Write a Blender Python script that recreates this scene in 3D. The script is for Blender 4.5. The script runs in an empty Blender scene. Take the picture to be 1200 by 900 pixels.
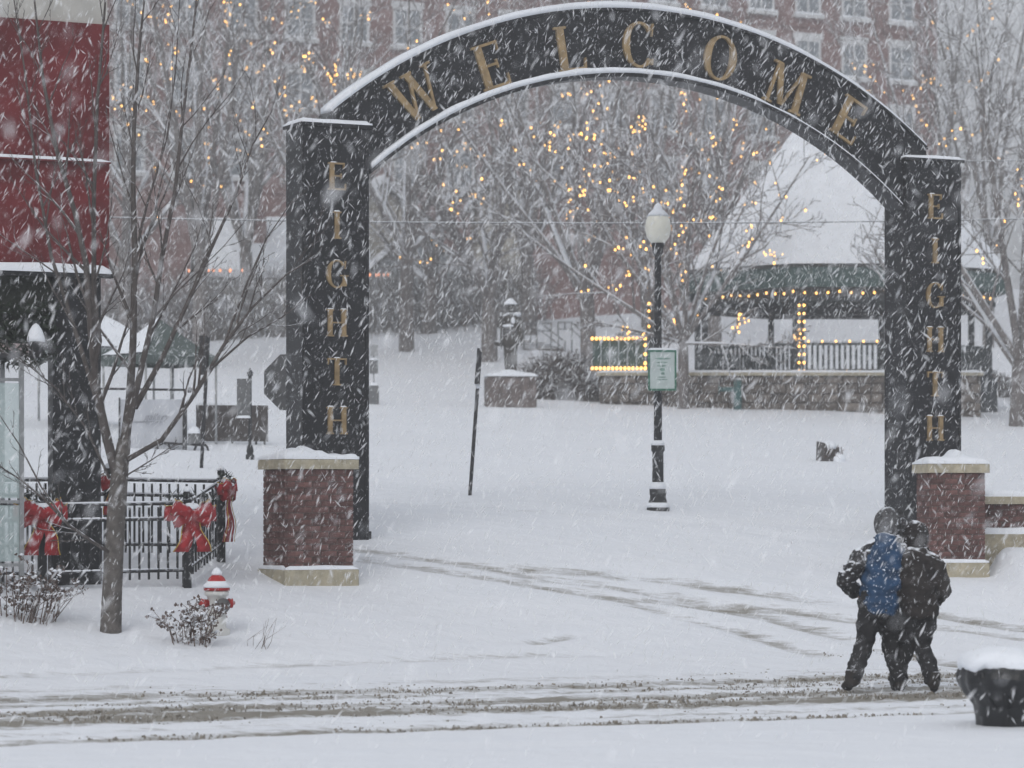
import bpy, bmesh, math, random
import numpy as np
from mathutils import Vector, Matrix, noise as mnoise

R = math.radians
sc = bpy.context.scene
COL = sc.collection

# ------------------------------------------------------------------ camera, world, sun, exposure
FP, HX, HY, CZ = 3600.0, 600.0, 590.0, 1.82      # focal length in photo pixels, horizon line, eye height
cam_d = bpy.data.cameras.new('camera'); cam = bpy.data.objects.new('camera', cam_d); COL.objects.link(cam)
cam.location = (0, 0, CZ); cam.rotation_euler = (R(90), 0, 0)
cam_d.sensor_width = 36; cam_d.lens = 36 * FP / 1200; cam_d.shift_y = (HY - 450) / 1200
cam_d.clip_start = 0.2; cam_d.clip_end = 2000
cam_d.dof.use_dof = True; cam_d.dof.focus_distance = 37; cam_d.dof.aperture_fstop = 2.5
sc.camera = cam

world = bpy.data.worlds.new('World'); sc.world = world; world.use_nodes = True
nt = world.node_tree; nt.nodes.clear()
sky = nt.nodes.new('ShaderNodeTexSky'); sky.sky_type = 'NISHITA'; sky.sun_disc = False
SUN_EL, SUN_ROT = R(38), R(200)
sky.sun_elevation = SUN_EL; sky.sun_rotation = SUN_ROT; sky.dust_density = 6; sky.air_density = 1.0
hs = nt.nodes.new('ShaderNodeHueSaturation'); hs.inputs['Saturation'].default_value = 0.25
mx = nt.nodes.new('ShaderNodeMix'); mx.data_type = 'RGBA'; mx.inputs[0].default_value = 0.72
mx.inputs[7].default_value = (6.2, 6.5, 7.0, 1)      # even cloud cover
bg = nt.nodes.new('ShaderNodeBackground'); bg.inputs[1].default_value = 0.10
ow = nt.nodes.new('ShaderNodeOutputWorld')
nt.links.new(sky.outputs[0], hs.inputs['Color']); nt.links.new(hs.outputs[0], mx.inputs[6])
nt.links.new(mx.outputs[2], bg.inputs[0]); nt.links.new(bg.outputs[0], ow.inputs[0])

sun_d = bpy.data.lights.new('sun', 'SUN'); sun = bpy.data.objects.new('sun', sun_d); COL.objects.link(sun)
sun_d.energy = 0.6; sun_d.angle = R(30); sun_d.color = (1, 0.97, 0.93)
sun.rotation_euler = (R(90) - SUN_EL, 0, R(180) - SUN_ROT)
sc.view_settings.view_transform = 'Standard'; sc.view_settings.look = 'None'
sc.view_settings.gamma = 1; sc.view_settings.exposure = 0.33
sc.view_settings.use_curve_mapping = False
sc.cycles.max_bounces = 4; sc.cycles.diffuse_bounces = 3; sc.cycles.volume_bounces = 0; sc.cycles.use_denoising = True
sc.cycles.transparent_max_bounces = 80
sc.cycles.use_adaptive_sampling = True; sc.cycles.adaptive_threshold = .02
sc.cycles.debug_use_spatial_splits = True

# ------------------------------------------------------------------ geometry of the place
TH = R(26); CT, ST = math.cos(TH), math.sin(TH)      # the street and the arch run 26 degrees off the view

def W(px, py, Y): return Vector(((px - HX) / FP * Y, Y, CZ - (py - HY) / FP * Y))
def uv(x, y): return x * CT + y * ST, -x * ST + y * CT
def xy(u, v): return u * CT - v * ST, u * ST + v * CT

PROF_V = np.array([-60, 10, 19, 21.2, 22.2, 28.6, 30, 32, 34, 36.4, 39.5, 42, 55, 72, 80, 105, 150, 700])
PROF_Z = np.array([.1, .1, .1, .07, 0, 0, .06, .40, .87, 1.33, 1.73, 1.98, 2.95, 4.33, 5.0, 8.3, 8.9, 9.0])

def smooth(a, b, x):
    t = np.clip((x - a) / (b - a), 0, 1); return t * t * (3 - 2 * t)

def height_uv(u, v):
    u = np.asarray(u, float); v = np.asarray(v, float)
    z = sum(np.interp(v + d, PROF_V, PROF_Z) for d in (-.8, -.4, 0, .4, .8)) / 5
    z = z + smooth(78, 108, v) * np.clip(.085 * (u - 46), -2.5, 2.5)
    z = z + .035 * np.sin(u * .55 + 1.3) * np.sin(v * .47 + .4) * smooth(29, 36, v) + .015 * np.sin(u * 1.7 + v * .9) * smooth(30, 33, v)
    x = u*CT - v*ST; y = u*ST + v*CT      # snow banked along the second pier and its low wall
    tt = np.clip((x - 5.5) / 6.0, 0, 1); ln = np.hypot(x - (5.5 + 6*tt), y - (40.35 + .85*tt)); tg = .88 + .36*smooth(.125, .175, tt)
    return z + (tg - z) * np.exp(-(ln / (1.1 + 1.5*smooth(.13, .24, tt)))**2)

def gz(x, y):
    u, v = uv(x, y); return float(height_uv(u, v))

def G(px, py, y0=15, y1=170):
    """the ground point that stands behind a spot of the photograph"""
    Y = y0
    while Y < y1:
        p = W(px, py, Y)
        if p.z <= gz(p.x, p.y):
            return Vector((p.x, p.y, gz(p.x, p.y)))
        Y += .05 if Y < 60 else .2
    p = W(px, py, y1); return Vector((p.x, p.y, gz(p.x, p.y)))

def GY(px, Y):
    x = (px - HX) / FP * Y; return Vector((x, Y, gz(x, Y)))

# ------------------------------------------------------------------ materials
MATS = {}
def nodes_of(name):
    m = bpy.data.materials.new(name); m.use_nodes = True; MATS[name] = m
    t = m.node_tree; b = t.nodes['Principled BSDF']; return m, t, b

def mat(name, col, rough=.7, var=.25, scale=6.0, bump=.2, bscale=None, metal=0, snow=None, spec=.3, rand=0.0, dust=0.0):
    """procedural: noise-varied colour, fine relief, and lying snow on faces that look upward"""
    m, t, b = nodes_of(name); N = t.nodes.new; L = t.links.new
    tc = N('ShaderNodeTexCoord')
    nz = N('ShaderNodeTexNoise'); nz.inputs['Scale'].default_value = scale; nz.inputs['Detail'].default_value = 6
    L(tc.outputs['Object'], nz.inputs['Vector'])
    mr = N('ShaderNodeMapRange'); mr.inputs[1].default_value = .3; mr.inputs[2].default_value = .7
    mr.inputs[3].default_value = 1 - var; mr.inputs[4].default_value = 1 + var
    L(nz.outputs[0], mr.inputs[0])
    val = mr.outputs[0]
    if rand:
        oi = N('ShaderNodeObjectInfo'); r2 = N('ShaderNodeMapRange'); r2.inputs[3].default_value = 1 - rand; r2.inputs[4].default_value = 1 + rand
        L(oi.outputs['Random'], r2.inputs[0]); mm = N('ShaderNodeMath'); mm.operation = 'MULTIPLY'
        L(val, mm.inputs[0]); L(r2.outputs[0], mm.inputs[1]); val = mm.outputs[0]
    vm = N('ShaderNodeVectorMath'); vm.operation = 'SCALE'; vm.inputs[0].default_value = col[:3]; L(val, vm.inputs['Scale'])
    c = vm.outputs[0]
    if snow is not None or dust:
        ge = N('ShaderNodeNewGeometry'); sx = N('ShaderNodeSeparateXYZ'); L(ge.outputs['Normal'], sx.inputs[0])
        n2 = N('ShaderNodeTexNoise'); n2.inputs['Scale'].default_value = 14; n2.inputs['Detail'].default_value = 4; L(tc.outputs['Object'], n2.inputs['Vector'])
        a = N('ShaderNodeMath'); a.operation = 'MULTIPLY_ADD'; a.inputs[1].default_value = .8; a.inputs[2].default_value = -.4; L(n2.outputs[0], a.inputs[0])
        s = N('ShaderNodeMath'); s.operation = 'ADD'; L(sx.outputs[2], s.inputs[0]); L(a.outputs[0], s.inputs[1])
        k = N('ShaderNodeMapRange'); k.inputs[1].default_value = (snow if snow is not None else 2); k.inputs[2].default_value = (snow if snow is not None else 2) + .18
        L(s.outputs[0], k.inputs[0])
        f = k.outputs[0]
        if dust:      # snow blown against the surface in small patches
            n3 = N('ShaderNodeTexNoise'); n3.inputs['Scale'].default_value = 34; n3.inputs['Detail'].default_value = 3; L(tc.outputs['Object'], n3.inputs['Vector'])
            k3 = N('ShaderNodeMapRange'); k3.inputs[1].default_value = 1 - dust; k3.inputs[2].default_value = 1 - dust + .1; L(n3.outputs[0], k3.inputs[0])
            mxx = N('ShaderNodeMath'); mxx.operation = 'MAXIMUM'; L(f, mxx.inputs[0]); L(k3.outputs[0], mxx.inputs[1]); f = mxx.outputs[0]
        mix = N('ShaderNodeMix'); mix.data_type = 'RGBA'; L(f, mix.inputs[0]); L(c, mix.inputs[6]); mix.inputs[7].default_value = (.74, .77, .82, 1)
        c = mix.outputs[2]
    L(c, b.inputs['Base Color'])
    b.inputs['Roughness'].default_value = rough; b.inputs['Metallic'].default_value = metal
    b.inputs['Specular IOR Level'].default_value = spec
    if bump:
        bp = N('ShaderNodeBump'); bp.inputs['Strength'].default_value = bump; bp.inputs['Distance'].default_value = .02
        nb = N('ShaderNodeTexNoise'); nb.inputs['Scale'].default_value = bscale or scale * 5; nb.inputs['Detail'].default_value = 5
        L(tc.outputs['Object'], nb.inputs['Vector']); L(nb.outputs[0], bp.inputs['Height']); L(bp.outputs[0], b.inputs['Normal'])
    return m

def emit(name, col, strength):
    m, t, b = nodes_of(name)
    b.inputs['Base Color'].default_value = (*col, 1); b.inputs['Emission Color'].default_value = (*col, 1)
    b.inputs['Emission Strength'].default_value = strength; m.cycles.emission_sampling = 'NONE'; return m

M_snow = mat('snow', (.80, .83, .88), .65, .05, 3, .35, 18, spec=.2)
M_black = mat('black_painted_metal', (.014, .015, .018), .45, .35, 5, .12, 40, snow=.93, dust=.34)
M_iron = mat('black_iron', (.016, .017, .02), .5, .3, 8, .1, snow=.7)
M_gold = mat('gold_letter', (.30, .215, .115), .5, .3, 9, .1, metal=.1, snow=.86)
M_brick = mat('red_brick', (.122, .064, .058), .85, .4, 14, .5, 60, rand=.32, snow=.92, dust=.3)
M_mortar = mat('mortar', (.15, .125, .115), .95, .2, 20, .4)
M_lime = mat('limestone', (.40, .36, .27), .9, .22, 9, .5, 40, snow=.85)
M_red = mat('red_painted_panel', (.135, .016, .019), .7, .30, 2.5, .2, 30, dust=.30)
M_cream = mat('cream_trim', (.46, .45, .42), .7, .12, 4, .1)
M_darkgreen = mat('dark_header', (.020, .024, .018), .8, .5, 5, .4, snow=.9, dust=.22)
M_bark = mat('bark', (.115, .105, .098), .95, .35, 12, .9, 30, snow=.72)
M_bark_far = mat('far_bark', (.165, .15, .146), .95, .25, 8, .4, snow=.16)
M_twig = mat('twig', (.085, .074, .070), .9, .3, 8, .2, snow=.62)
M_ribbon = mat('red_ribbon', (.32, .018, .024), .65, .3, 12, .5, 30, snow=.62)
M_ribbon_edge = mat('gold_ribbon_edge', (.55, .36, .06), .5, .2, 12, .1)
M_garland = mat('evergreen_garland', (.02, .03, .019), .9, .4, 12, .3, snow=.85)
M_hyd_white = mat('hydrant_white', (.60, .60, .58), .5, .1, 10, .1)
M_hyd_red = mat('hydrant_red', (.36, .02, .02), .5, .2, 10, .1, snow=.8)
M_hyd_grey = mat('hydrant_cap', (.12, .12, .12), .6, .2, 10, .2, snow=.85)
M_dry = mat('dry_flower', (.12, .085, .072), .95, .4, 30, .3, snow=.4)
M_stem = mat('dry_stem', (.10, .065, .05), .95, .3, 20, .2, snow=.8)
M_globe = mat('milk_glass', (.80, .79, .70), .3, .04, 4, 0, spec=.5)
M_sign_board = mat('pale_sign_board', (.50, .57, .56), .5, .08, 6, .05)
M_print = mat('faded_green_print', (.22, .34, .30), .6, .3, 20, 0)
M_sign_green = mat('sign_green', (.06, .18, .13), .6, .2, 10, .05)
M_lampiron = mat('lamp_iron', (.028, .03, .033), .55, .25, 8, .1, snow=.75, dust=.2)
M_steel = mat('dull_steel', (.16, .165, .17), .5, .2, 10, .1, metal=.4, snow=.8)
M_alu = mat('aluminium', (.34, .35, .36), .4, .1, 8, .05, metal=.6)
M_dkpost = mat('dark_post', (.035, .035, .038), .7, .3, 12, .2, snow=.8)
M_stone = mat('field_stone', (.155, .135, .12), .95, .4, 5, .8, 18, rand=.35, snow=.8, dust=.3)
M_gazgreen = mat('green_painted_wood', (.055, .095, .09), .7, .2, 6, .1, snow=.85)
M_gazdark = mat('dark_wood', (.048, .055, .06), .8, .2, 8, .15, snow=.85)  # dark wood of beams, posts, deck and finial
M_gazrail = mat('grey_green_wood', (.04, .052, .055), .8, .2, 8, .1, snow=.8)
M_roof = mat('roof_shingle', (.06, .065, .06), .9, .3, 8, .3)
M_hedge = mat('hedge_twig', (.12, .105, .098), .95, .35, 10, .2, snow=.35)
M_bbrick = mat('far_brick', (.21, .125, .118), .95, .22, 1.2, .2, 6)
M_winframe = mat('white_window_frame', (.60, .61, .62), .7, .06, 5, .05)
M_glass = mat('dull_window_glass', (.20, .225, .25), .25, .12, 1.5, .0, spec=.5)
M_house = mat('beige_siding', (.36, .335, .285), .85, .08, 3, .1)
M_houseblue = mat('pale_blue_siding', (.34, .38, .40), .85, .08, 3, .1)
M_tent = mat('green_tent', (.085, .108, .104), .8, .15, 3, .2, snow=.84)
M_white_cloth = mat('white_banner_cloth', (.50, .52, .56), .85, .05, 3, .15)
M_banner_mark = mat('banner_lettering', (.24, .25, .28), .8, .1, 10, 0)
M_boardbrown = mat('brown_board', (.075, .068, .066), .9, .3, 8, .3, snow=.8)
M_teal = mat('teal_paint', (.06, .14, .14), .6, .2, 8, .1, snow=.8)
M_bronze = mat('bronze', (.060, .055, .050), .6, .3, 10, .3, snow=.5)
M_bronze_leg = mat('weathered_bronze', (.11, .088, .075), .7, .3, 10, .3, snow=.75)
M_ped = mat('granite_pedestal', (.15, .125, .118), .9, .35, 6, .5, snow=.9, dust=.3)
M_bag = mat('black_plastic', (.010, .011, .013), .38, .3, 7, .25, 12, snow=.80, spec=.4)
M_pants = mat('dark_trousers', (.022, .022, .024), .9, .4, 9, .5, 25, snow=.85, dust=.34)
M_jblack = mat('black_jacket', (.020, .019, .021), .85, .4, 9, .5, 22, snow=.5, dust=.40)
M_jblue = mat('blue_jacket', (.018, .056, .125), .8, .3, 9, .5, 22, snow=.8, dust=.40)
M_jbrown = mat('brown_black_jacket', (.026, .022, .021), .85, .35, 9, .5, 22, snow=.7, dust=.33)
M_hat = mat('grey_fur_hood', (.075, .075, .078), .95, .5, 25, .8, 50, snow=.75, dust=.40)
M_beanie = mat('dark_knit_hood', (.022, .019, .019), .95, .3, 30, .6, 60, snow=.8, dust=.40)
M_skin = mat('skin', (.42, .25, .19), .6, .08, 10, .05)
M_boot = mat('boot', (.03, .026, .024), .7, .3, 14, .3, snow=.8)
M_wire = mat('snowy_wire', (.10, .10, .105), .7, .1, 5, 0, snow=.1)
M_light = emit('warm_bulb', (1.0, .52, .13), 3.3)
M_lightred = emit('orange_bulb', (1.0, .34, .13), 2.4)
M_flake = bpy.data.materials.new('snowflake'); M_flake.use_nodes = True; t = M_flake.node_tree; t.nodes.clear()
fd_, ft_, fx_ = t.nodes.new('ShaderNodeBsdfDiffuse'), t.nodes.new('ShaderNodeBsdfTranslucent'), t.nodes.new('ShaderNodeBsdfTransparent')
for n_ in (fd_, ft_): n_.inputs['Color'].default_value = (.97, .98, 1, 1)
fa_, fb_, fo_ = t.nodes.new('ShaderNodeMixShader'), t.nodes.new('ShaderNodeMixShader'), t.nodes.new('ShaderNodeOutputMaterial')
fa_.inputs[0].default_value = .5; fb_.inputs[0].default_value = .30      # loose ice crystals: thin, light passes and leaks between them
t.links.new(fd_.outputs[0], fa_.inputs[1]); t.links.new(ft_.outputs[0], fa_.inputs[2]); t.links.new(fa_.outputs[0], fb_.inputs[1]); t.links.new(fx_.outputs[0], fb_.inputs[2]); t.links.new(fb_.outputs[0], fo_.inputs['Surface'])


# glass with a real tint
m, t, b = nodes_of('kiosk_glass'); M_kiosk = m
b.inputs['Base Color'].default_value = (.55, .66, .66, 1); b.inputs['Roughness'].default_value = .15; b.inputs['Alpha'].default_value = .45

# ground snow with slush where wheels have passed, plus a painted bank-edge shadow
m, t, b = nodes_of('snow_ground'); M_ground = m
N = t.nodes.new; L = t.links.new
tc = N('ShaderNodeTexCoord'); at = N('ShaderNodeAttribute'); at.attribute_name = 'slush'
mp = N('ShaderNodeMapping'); mp.inputs['Rotation'].default_value = (0, 0, -TH*.35); mp.inputs['Scale'].default_value = (.55, 1.6, 1)
L(tc.outputs['Object'], mp.inputs['Vector'])
n1 = N('ShaderNodeTexNoise'); n1.inputs['Scale'].default_value = 4.2; n1.inputs['Detail'].default_value = 12; n1.inputs['Roughness'].default_value = .78
L(mp.outputs[0], n1.inputs['Vector'])
n2 = N('ShaderNodeTexNoise'); n2.inputs['Scale'].default_value = 1.1; n2.inputs['Detail'].default_value = 4; L(mp.outputs[0], n2.inputs['Vector'])
ad = N('ShaderNodeMath'); ad.operation = 'MULTIPLY_ADD'; L(at.outputs['Fac'], ad.inputs[0]); ad.inputs[1].default_value = 1.15
sb = N('ShaderNodeMath'); sb.operation = 'MULTIPLY_ADD'; L(n1.outputs[0], sb.inputs[0]); sb.inputs[1].default_value = 3.2; sb.inputs[2].default_value = -1.95
L(sb.outputs[0], ad.inputs[2])
mk = N('ShaderNodeMapRange'); mk.inputs[1].default_value = .0; mk.inputs[2].default_value = .75; L(ad.outputs[0], mk.inputs[0])
gate = N('ShaderNodeMapRange'); gate.inputs[1].default_value = .02; gate.inputs[2].default_value = .25; L(at.outputs['Fac'], gate.inputs[0])
mu = N('ShaderNodeMath'); mu.operation = 'MULTIPLY'; L(mk.outputs[0], mu.inputs[0]); L(gate.outputs[0], mu.inputs[1])
mc = N('ShaderNodeMix'); mc.data_type = 'RGBA'; L(n2.outputs[0], mc.inputs[0]); mc.inputs[6].default_value = (.76, .79, .845, 1); mc.inputs[7].default_value = (.82, .84, .88, 1)
ms = N('ShaderNodeMix'); ms.data_type = 'RGBA'; L(n1.outputs[0], ms.inputs[0]); ms.inputs[6].default_value = (.085, .074, .056, 1); ms.inputs[7].default_value = (.40, .38, .34, 1)
mm = N('ShaderNodeMix'); mm.data_type = 'RGBA'; L(mu.outputs[0], mm.inputs[0]); L(mc.outputs[2], mm.inputs[6]); L(ms.outputs[2], mm.inputs[7])
L(mm.outputs[2], b.inputs['Base Color']); b.inputs['Roughness'].default_value = .75; b.inputs['Specular IOR Level'].default_value = .2
bp = N('ShaderNodeBump'); bp.inputs['Strength'].default_value = .6; bp.inputs['Distance'].default_value = .07
n4 = N('ShaderNodeTexNoise'); n4.inputs['Scale'].default_value = 2.8; n4.inputs['Detail'].default_value = 8; L(tc.outputs['Object'], n4.inputs['Vector'])
L(n4.outputs[0], bp.inputs['Height']); L(bp.outputs[0], b.inputs['Normal'])

# ------------------------------------------------------------------ mesh helpers
class MB:
    def __init__(self): self.v = []; self.f = []
    def add(self, vs, fs):
        o = len(self.v); self.v += [tuple(p) for p in vs]; self.f += [tuple(i + o for i in q) for q in fs]; return self
    def box(self, x0, x1, y0, y1, z0, z1):
        return self.add([(x0,y0,z0),(x1,y0,z0),(x1,y1,z0),(x0,y1,z0),(x0,y0,z1),(x1,y0,z1),(x1,y1,z1),(x0,y1,z1)],
                 [(0,3,2,1),(4,5,6,7),(0,1,5,4),(1,2,6,5),(2,3,7,6),(3,0,4,7)])
    def bevbox(self, x0, x1, y0, y1, z0, z1, e):
        """box with chamfered upright and top edges"""
        def ring(z, i): return [(x0+i+e,y0+i,z),(x1-i-e,y0+i,z),(x1-i,y0+i+e,z),(x1-i,y1-i-e,z),(x1-i-e,y1-i,z),(x0+i+e,y1-i,z),(x0+i,y1-i-e,z),(x0+i,y0+i+e,z)]
        vs = ring(z0, 0) + ring(z1 - e, 0) + ring(z1, e)
        fs = [tuple(range(7, -1, -1)), tuple(range(16, 24))]
        for k in (0, 8):
            for i in range(8): fs.append((k+i, k+(i+1)%8, k+8+(i+1)%8, k+8+i))
        return self.add(vs, fs)
    def tube(self, pts, rad, n=6, caps=True, ry=None):
        pts = [Vector(p) for p in pts]; k = len(pts)
        if not hasattr(rad, '__len__'): rad = [rad] * k
        if ry is None: ry = rad
        elif not hasattr(ry, '__len__'): ry = [ry] * k
        vs = []; ref = None
        for i in range(k):
            tg = (pts[min(i+1, k-1)] - pts[max(i-1, 0)]); tg = tg.normalized() if tg.length > 1e-9 else Vector((0,0,1))
            if ref is None:
                ref = Vector((1,0,0)) if abs(tg.x) < .9 else Vector((0,1,0))
            ref = (ref - tg * ref.dot(tg)); ref = ref.normalized() if ref.length > 1e-6 else tg.orthogonal().normalized()
            b2 = tg.cross(ref)
            for j in range(n):
                a = 2 * math.pi * j / n
                vs.append(pts[i] + ref * (rad[i] * math.cos(a)) + b2 * (ry[i] * math.sin(a)))
        fs = [(i*n+j, i*n+(j+1)%n, (i+1)*n+(j+1)%n, (i+1)*n+j) for i in range(k-1) for j in range(n)]
        if caps: fs += [tuple(range(n-1, -1, -1)), tuple(range((k-1)*n, k*n))]
        return self.add(vs, fs)
    def lathe(self, prof, n=16, c=(0,0,0), jit=None):
        vs = []
        for r, z in prof:
            for j in range(n):
                a = 2 * math.pi * j / n; q = r * (jit(a, z) if jit else 1)
                vs.append((c[0] + q*math.cos(a), c[1] + q*math.sin(a), c[2] + z))
        k = len(prof)
        fs = [(i*n+j, i*n+(j+1)%n, (i+1)*n+(j+1)%n, (i+1)*n+j) for i in range(k-1) for j in range(n)]
        fs += [tuple(range(n-1,-1,-1)), tuple(range((k-1)*n, k*n))]
        return self.add(vs, fs)
    def prism(self, poly, y0, y1):
        """x-z outline (anticlockwise seen from -y) pushed from y0 (front) to y1"""
        n = len(poly); vs = [(x, y0, z) for x, z in poly] + [(x, y1, z) for x, z in poly]
        fs = [tuple(range(n)), tuple(range(2*n-1, n-1, -1))] + [(i, n+i, n+(i+1)%n, (i+1)%n) for i in range(n)]
        return self.add(vs, fs)
    def ell(self, c, r, nu=10, nv=7, M=None):
        vs = []; c = Vector(c)
        for i in range(nv + 1):
            p = math.pi * i / nv
            for j in range(nu):
                a = 2*math.pi*j/nu
                q = Vector((r[0]*math.sin(p)*math.cos(a), r[1]*math.sin(p)*math.sin(a), -r[2]*math.cos(p) if 0 < i < nv else (-r[2] if i == 0 else r[2])))
                if i in (0, nv): q = Vector((1e-4*math.cos(a), 1e-4*math.sin(a), q.z))
                if M: q = M @ q
                vs.append(c + q)
        fs = [(i*nu+j, i*nu+(j+1)%nu, (i+1)*nu+(j+1)%nu, (i+1)*nu+j) for i in range(nv) for j in range(nu)]
        fs += [tuple(range(nu-1,-1,-1)), tuple(range(nv*nu, (nv+1)*nu))]
        return self.add(vs, fs)
    def pad(self, x0, x1, y0, y1, z, h, n=12, m=8, seed=0, rough=.3, lump=None):
        """a lying layer of snow with rounded edges"""
        vs = []
        for j in range(m + 1):
            for i in range(n + 1):
                a, c = i / n, j / m
                x = x0 + (x1-x0)*a; y = y0 + (y1-y0)*c
                e = min(a, 1-a)*(x1-x0); g = min(c, 1-c)*(y1-y0); k = min(h*1.2+1e-6, .5*min(x1-x0, y1-y0))
                fa = math.sqrt(max(0, 1-(1-min(1, e/k))**2)) * math.sqrt(max(0, 1-(1-min(1, g/k))**2))
                hh = h * (.35 + .65*fa) * (1 + rough * mnoise.noise((x*2.3+seed, y*2.3, seed*1.7)))
                if lump: hh *= lump(a, c)
                vs.append((x, y, z + hh))
        top = len(vs); fs = [(j*(n+1)+i, j*(n+1)+i+1, (j+1)*(n+1)+i+1, (j+1)*(n+1)+i) for j in range(m) for i in range(n)]
        rim = [i for i in range(n+1)] + [j*(n+1)+n for j in range(1, m+1)] + [m*(n+1)+i for i in range(n-1, -1, -1)] + [j*(n+1) for j in range(m-1, 0, -1)]
        for q in rim: vs.append((vs[q][0], vs[q][1], z - .002))
        k = len(rim)
        for q in range(k): fs.append((top+q, top+(q+1)%k, rim[(q+1)%k], rim[q]))
        return self.add(vs, fs)
    def mesh(self, name):
        me = bpy.data.meshes.new(name); me.from_pydata(self.v, [], self.f); me.update(); return me
    def build(self, name, m, parent=None, smooth_=False, loc=None, rz=0, fix=False):
        me = self.mesh(name)
        if fix:
            bm = bmesh.new(); bm.from_mesh(me); bmesh.ops.recalc_face_normals(bm, faces=bm.faces); bm.to_mesh(me); bm.free()
        return link(name, me, m, parent, smooth_, loc, rz)

def link(name, me, m, parent=None, smooth_=False, loc=None, rz=0):
    if m is not None and not me.materials: me.materials.append(m)
    if smooth_: me.polygons.foreach_set('use_smooth', [True] * len(me.polygons))
    o = bpy.data.objects.new(name, me); COL.objects.link(o)
    if parent: o.parent = parent
    if loc is not None: o.location = loc
    if rz: o.rotation_euler.z = rz
    return o

def tag(o, label=None, cat=None, group=None, kind=None):
    if label: o['label'] = label
    if cat: o['category'] = cat
    if group: o['group'] = group
    if kind: o['kind'] = kind
    return o

def thing(name, label, cat, loc=(0,0,0), rz=0, group=None):
    o = bpy.data.objects.new(name, None); COL.objects.link(o); o.empty_display_size = .2
    o.location = loc; o.rotation_euler.z = rz
    return tag(o, label, cat, group)

def remeshed(mb, name, voxel, smooth_it=3, disp=0, dscale=6.0, dec=None):
    """fuse overlapping lofts into one continuous skin"""
    me = mb.mesh('tmp')
    bm = bmesh.new(); bm.from_mesh(me); bmesh.ops.recalc_face_normals(bm, faces=bm.faces); bm.to_mesh(me); bm.free()
    o = bpy.data.objects.new('tmp', me); COL.objects.link(o)
    rm = o.modifiers.new('r', 'REMESH'); rm.mode = 'VOXEL'; rm.voxel_size = voxel
    sm = o.modifiers.new('s', 'SMOOTH'); sm.factor = .5; sm.iterations = smooth_it
    dg = bpy.context.evaluated_depsgraph_get(); dg.update()
    out = bpy.data.meshes.new_from_object(o.evaluated_get(dg)); out.name = name
    bpy.data.objects.remove(o); bpy.data.meshes.remove(me)
    if disp:
        out.update()
        nn = [v.normal.copy() for v in out.vertices]
        for v, n_ in zip(out.vertices, nn):
            v.co += n_ * (disp * mnoise.fractal((v.co.x*dscale, v.co.y*dscale, v.co.z*dscale*1.6), 1.0, 2.0, 3))
    out.materials.clear()
    return out

# ------------------------------------------------------------------ the ground: one sheet of snow, with a rutted street
def axis(a, b, fine0, fine1, step, growth=1.18):
    core = list(np.arange(fine0, fine1 + 1e-6, step)); lo, hi = [], []
    s, p = step, core[0]
    while p > a: s *= growth; p -= s; lo.append(p)
    s, p = step, core[-1]
    while p < b: s = min(s * growth if s < 1.2 or p > 130 else s, 60); p += s; hi.append(p)
    return np.array(lo[::-1] + core + hi)
ua = axis(-260, 300, -1, 29, .12); va = axis(-60, 330, 19, 40, .08)
UU, VV = np.meshgrid(ua, va)
ZZ = height_uv(UU, VV)
rng = np.random.default_rng(4)

def fbm(x, y, seed, octs=4, per=1.0):
    r = np.random.default_rng(seed); out = np.zeros_like(x); a = 1
    for o in range(octs):
        for q in range(4):
            th = r.uniform(0, 6.28); fr = (2 ** o) / per * r.uniform(.7, 1.3)
            out += a * np.sin((x*math.cos(th) + y*math.sin(th)) * fr * 6.28 + r.uniform(0, 6.28))
        a *= .55
    return out / 5
slush_shade = np.zeros_like(UU)
wob = .22 * np.sin(UU * .21 + .5) + .1 * np.sin(UU * .8)
for vc, wd, st, dp in ((22.5, .36, .95, .03), (23.4, .24, .55, .02), (24.7, .62, 1.35, .03), (25.7, .40, 1.1, .025), (26.7, .36, .75, .02), (27.6, .55, .95, .03), (28.6, .30, .45, .015)):
    d = np.exp(-((VV - vc - wob - .07 * fbm(UU, VV * 0, int(vc * 10), 3, 6)) / wd) ** 2)
    k = .85 + .45 * fbm(UU, VV, int(vc * 7), 3, 3.5)
    slush_shade = np.maximum(slush_shade, st * d * np.clip(k, .1, 1.25)); ZZ = ZZ - dp * d
slush_shade = np.maximum(slush_shade, .34 * smooth(21.8, 22.6, VV) * (1 - smooth(27.5, 29.2, VV)) * np.clip(.6 + fbm(UU, VV, 9, 3, 3), 0, 1))

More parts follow.
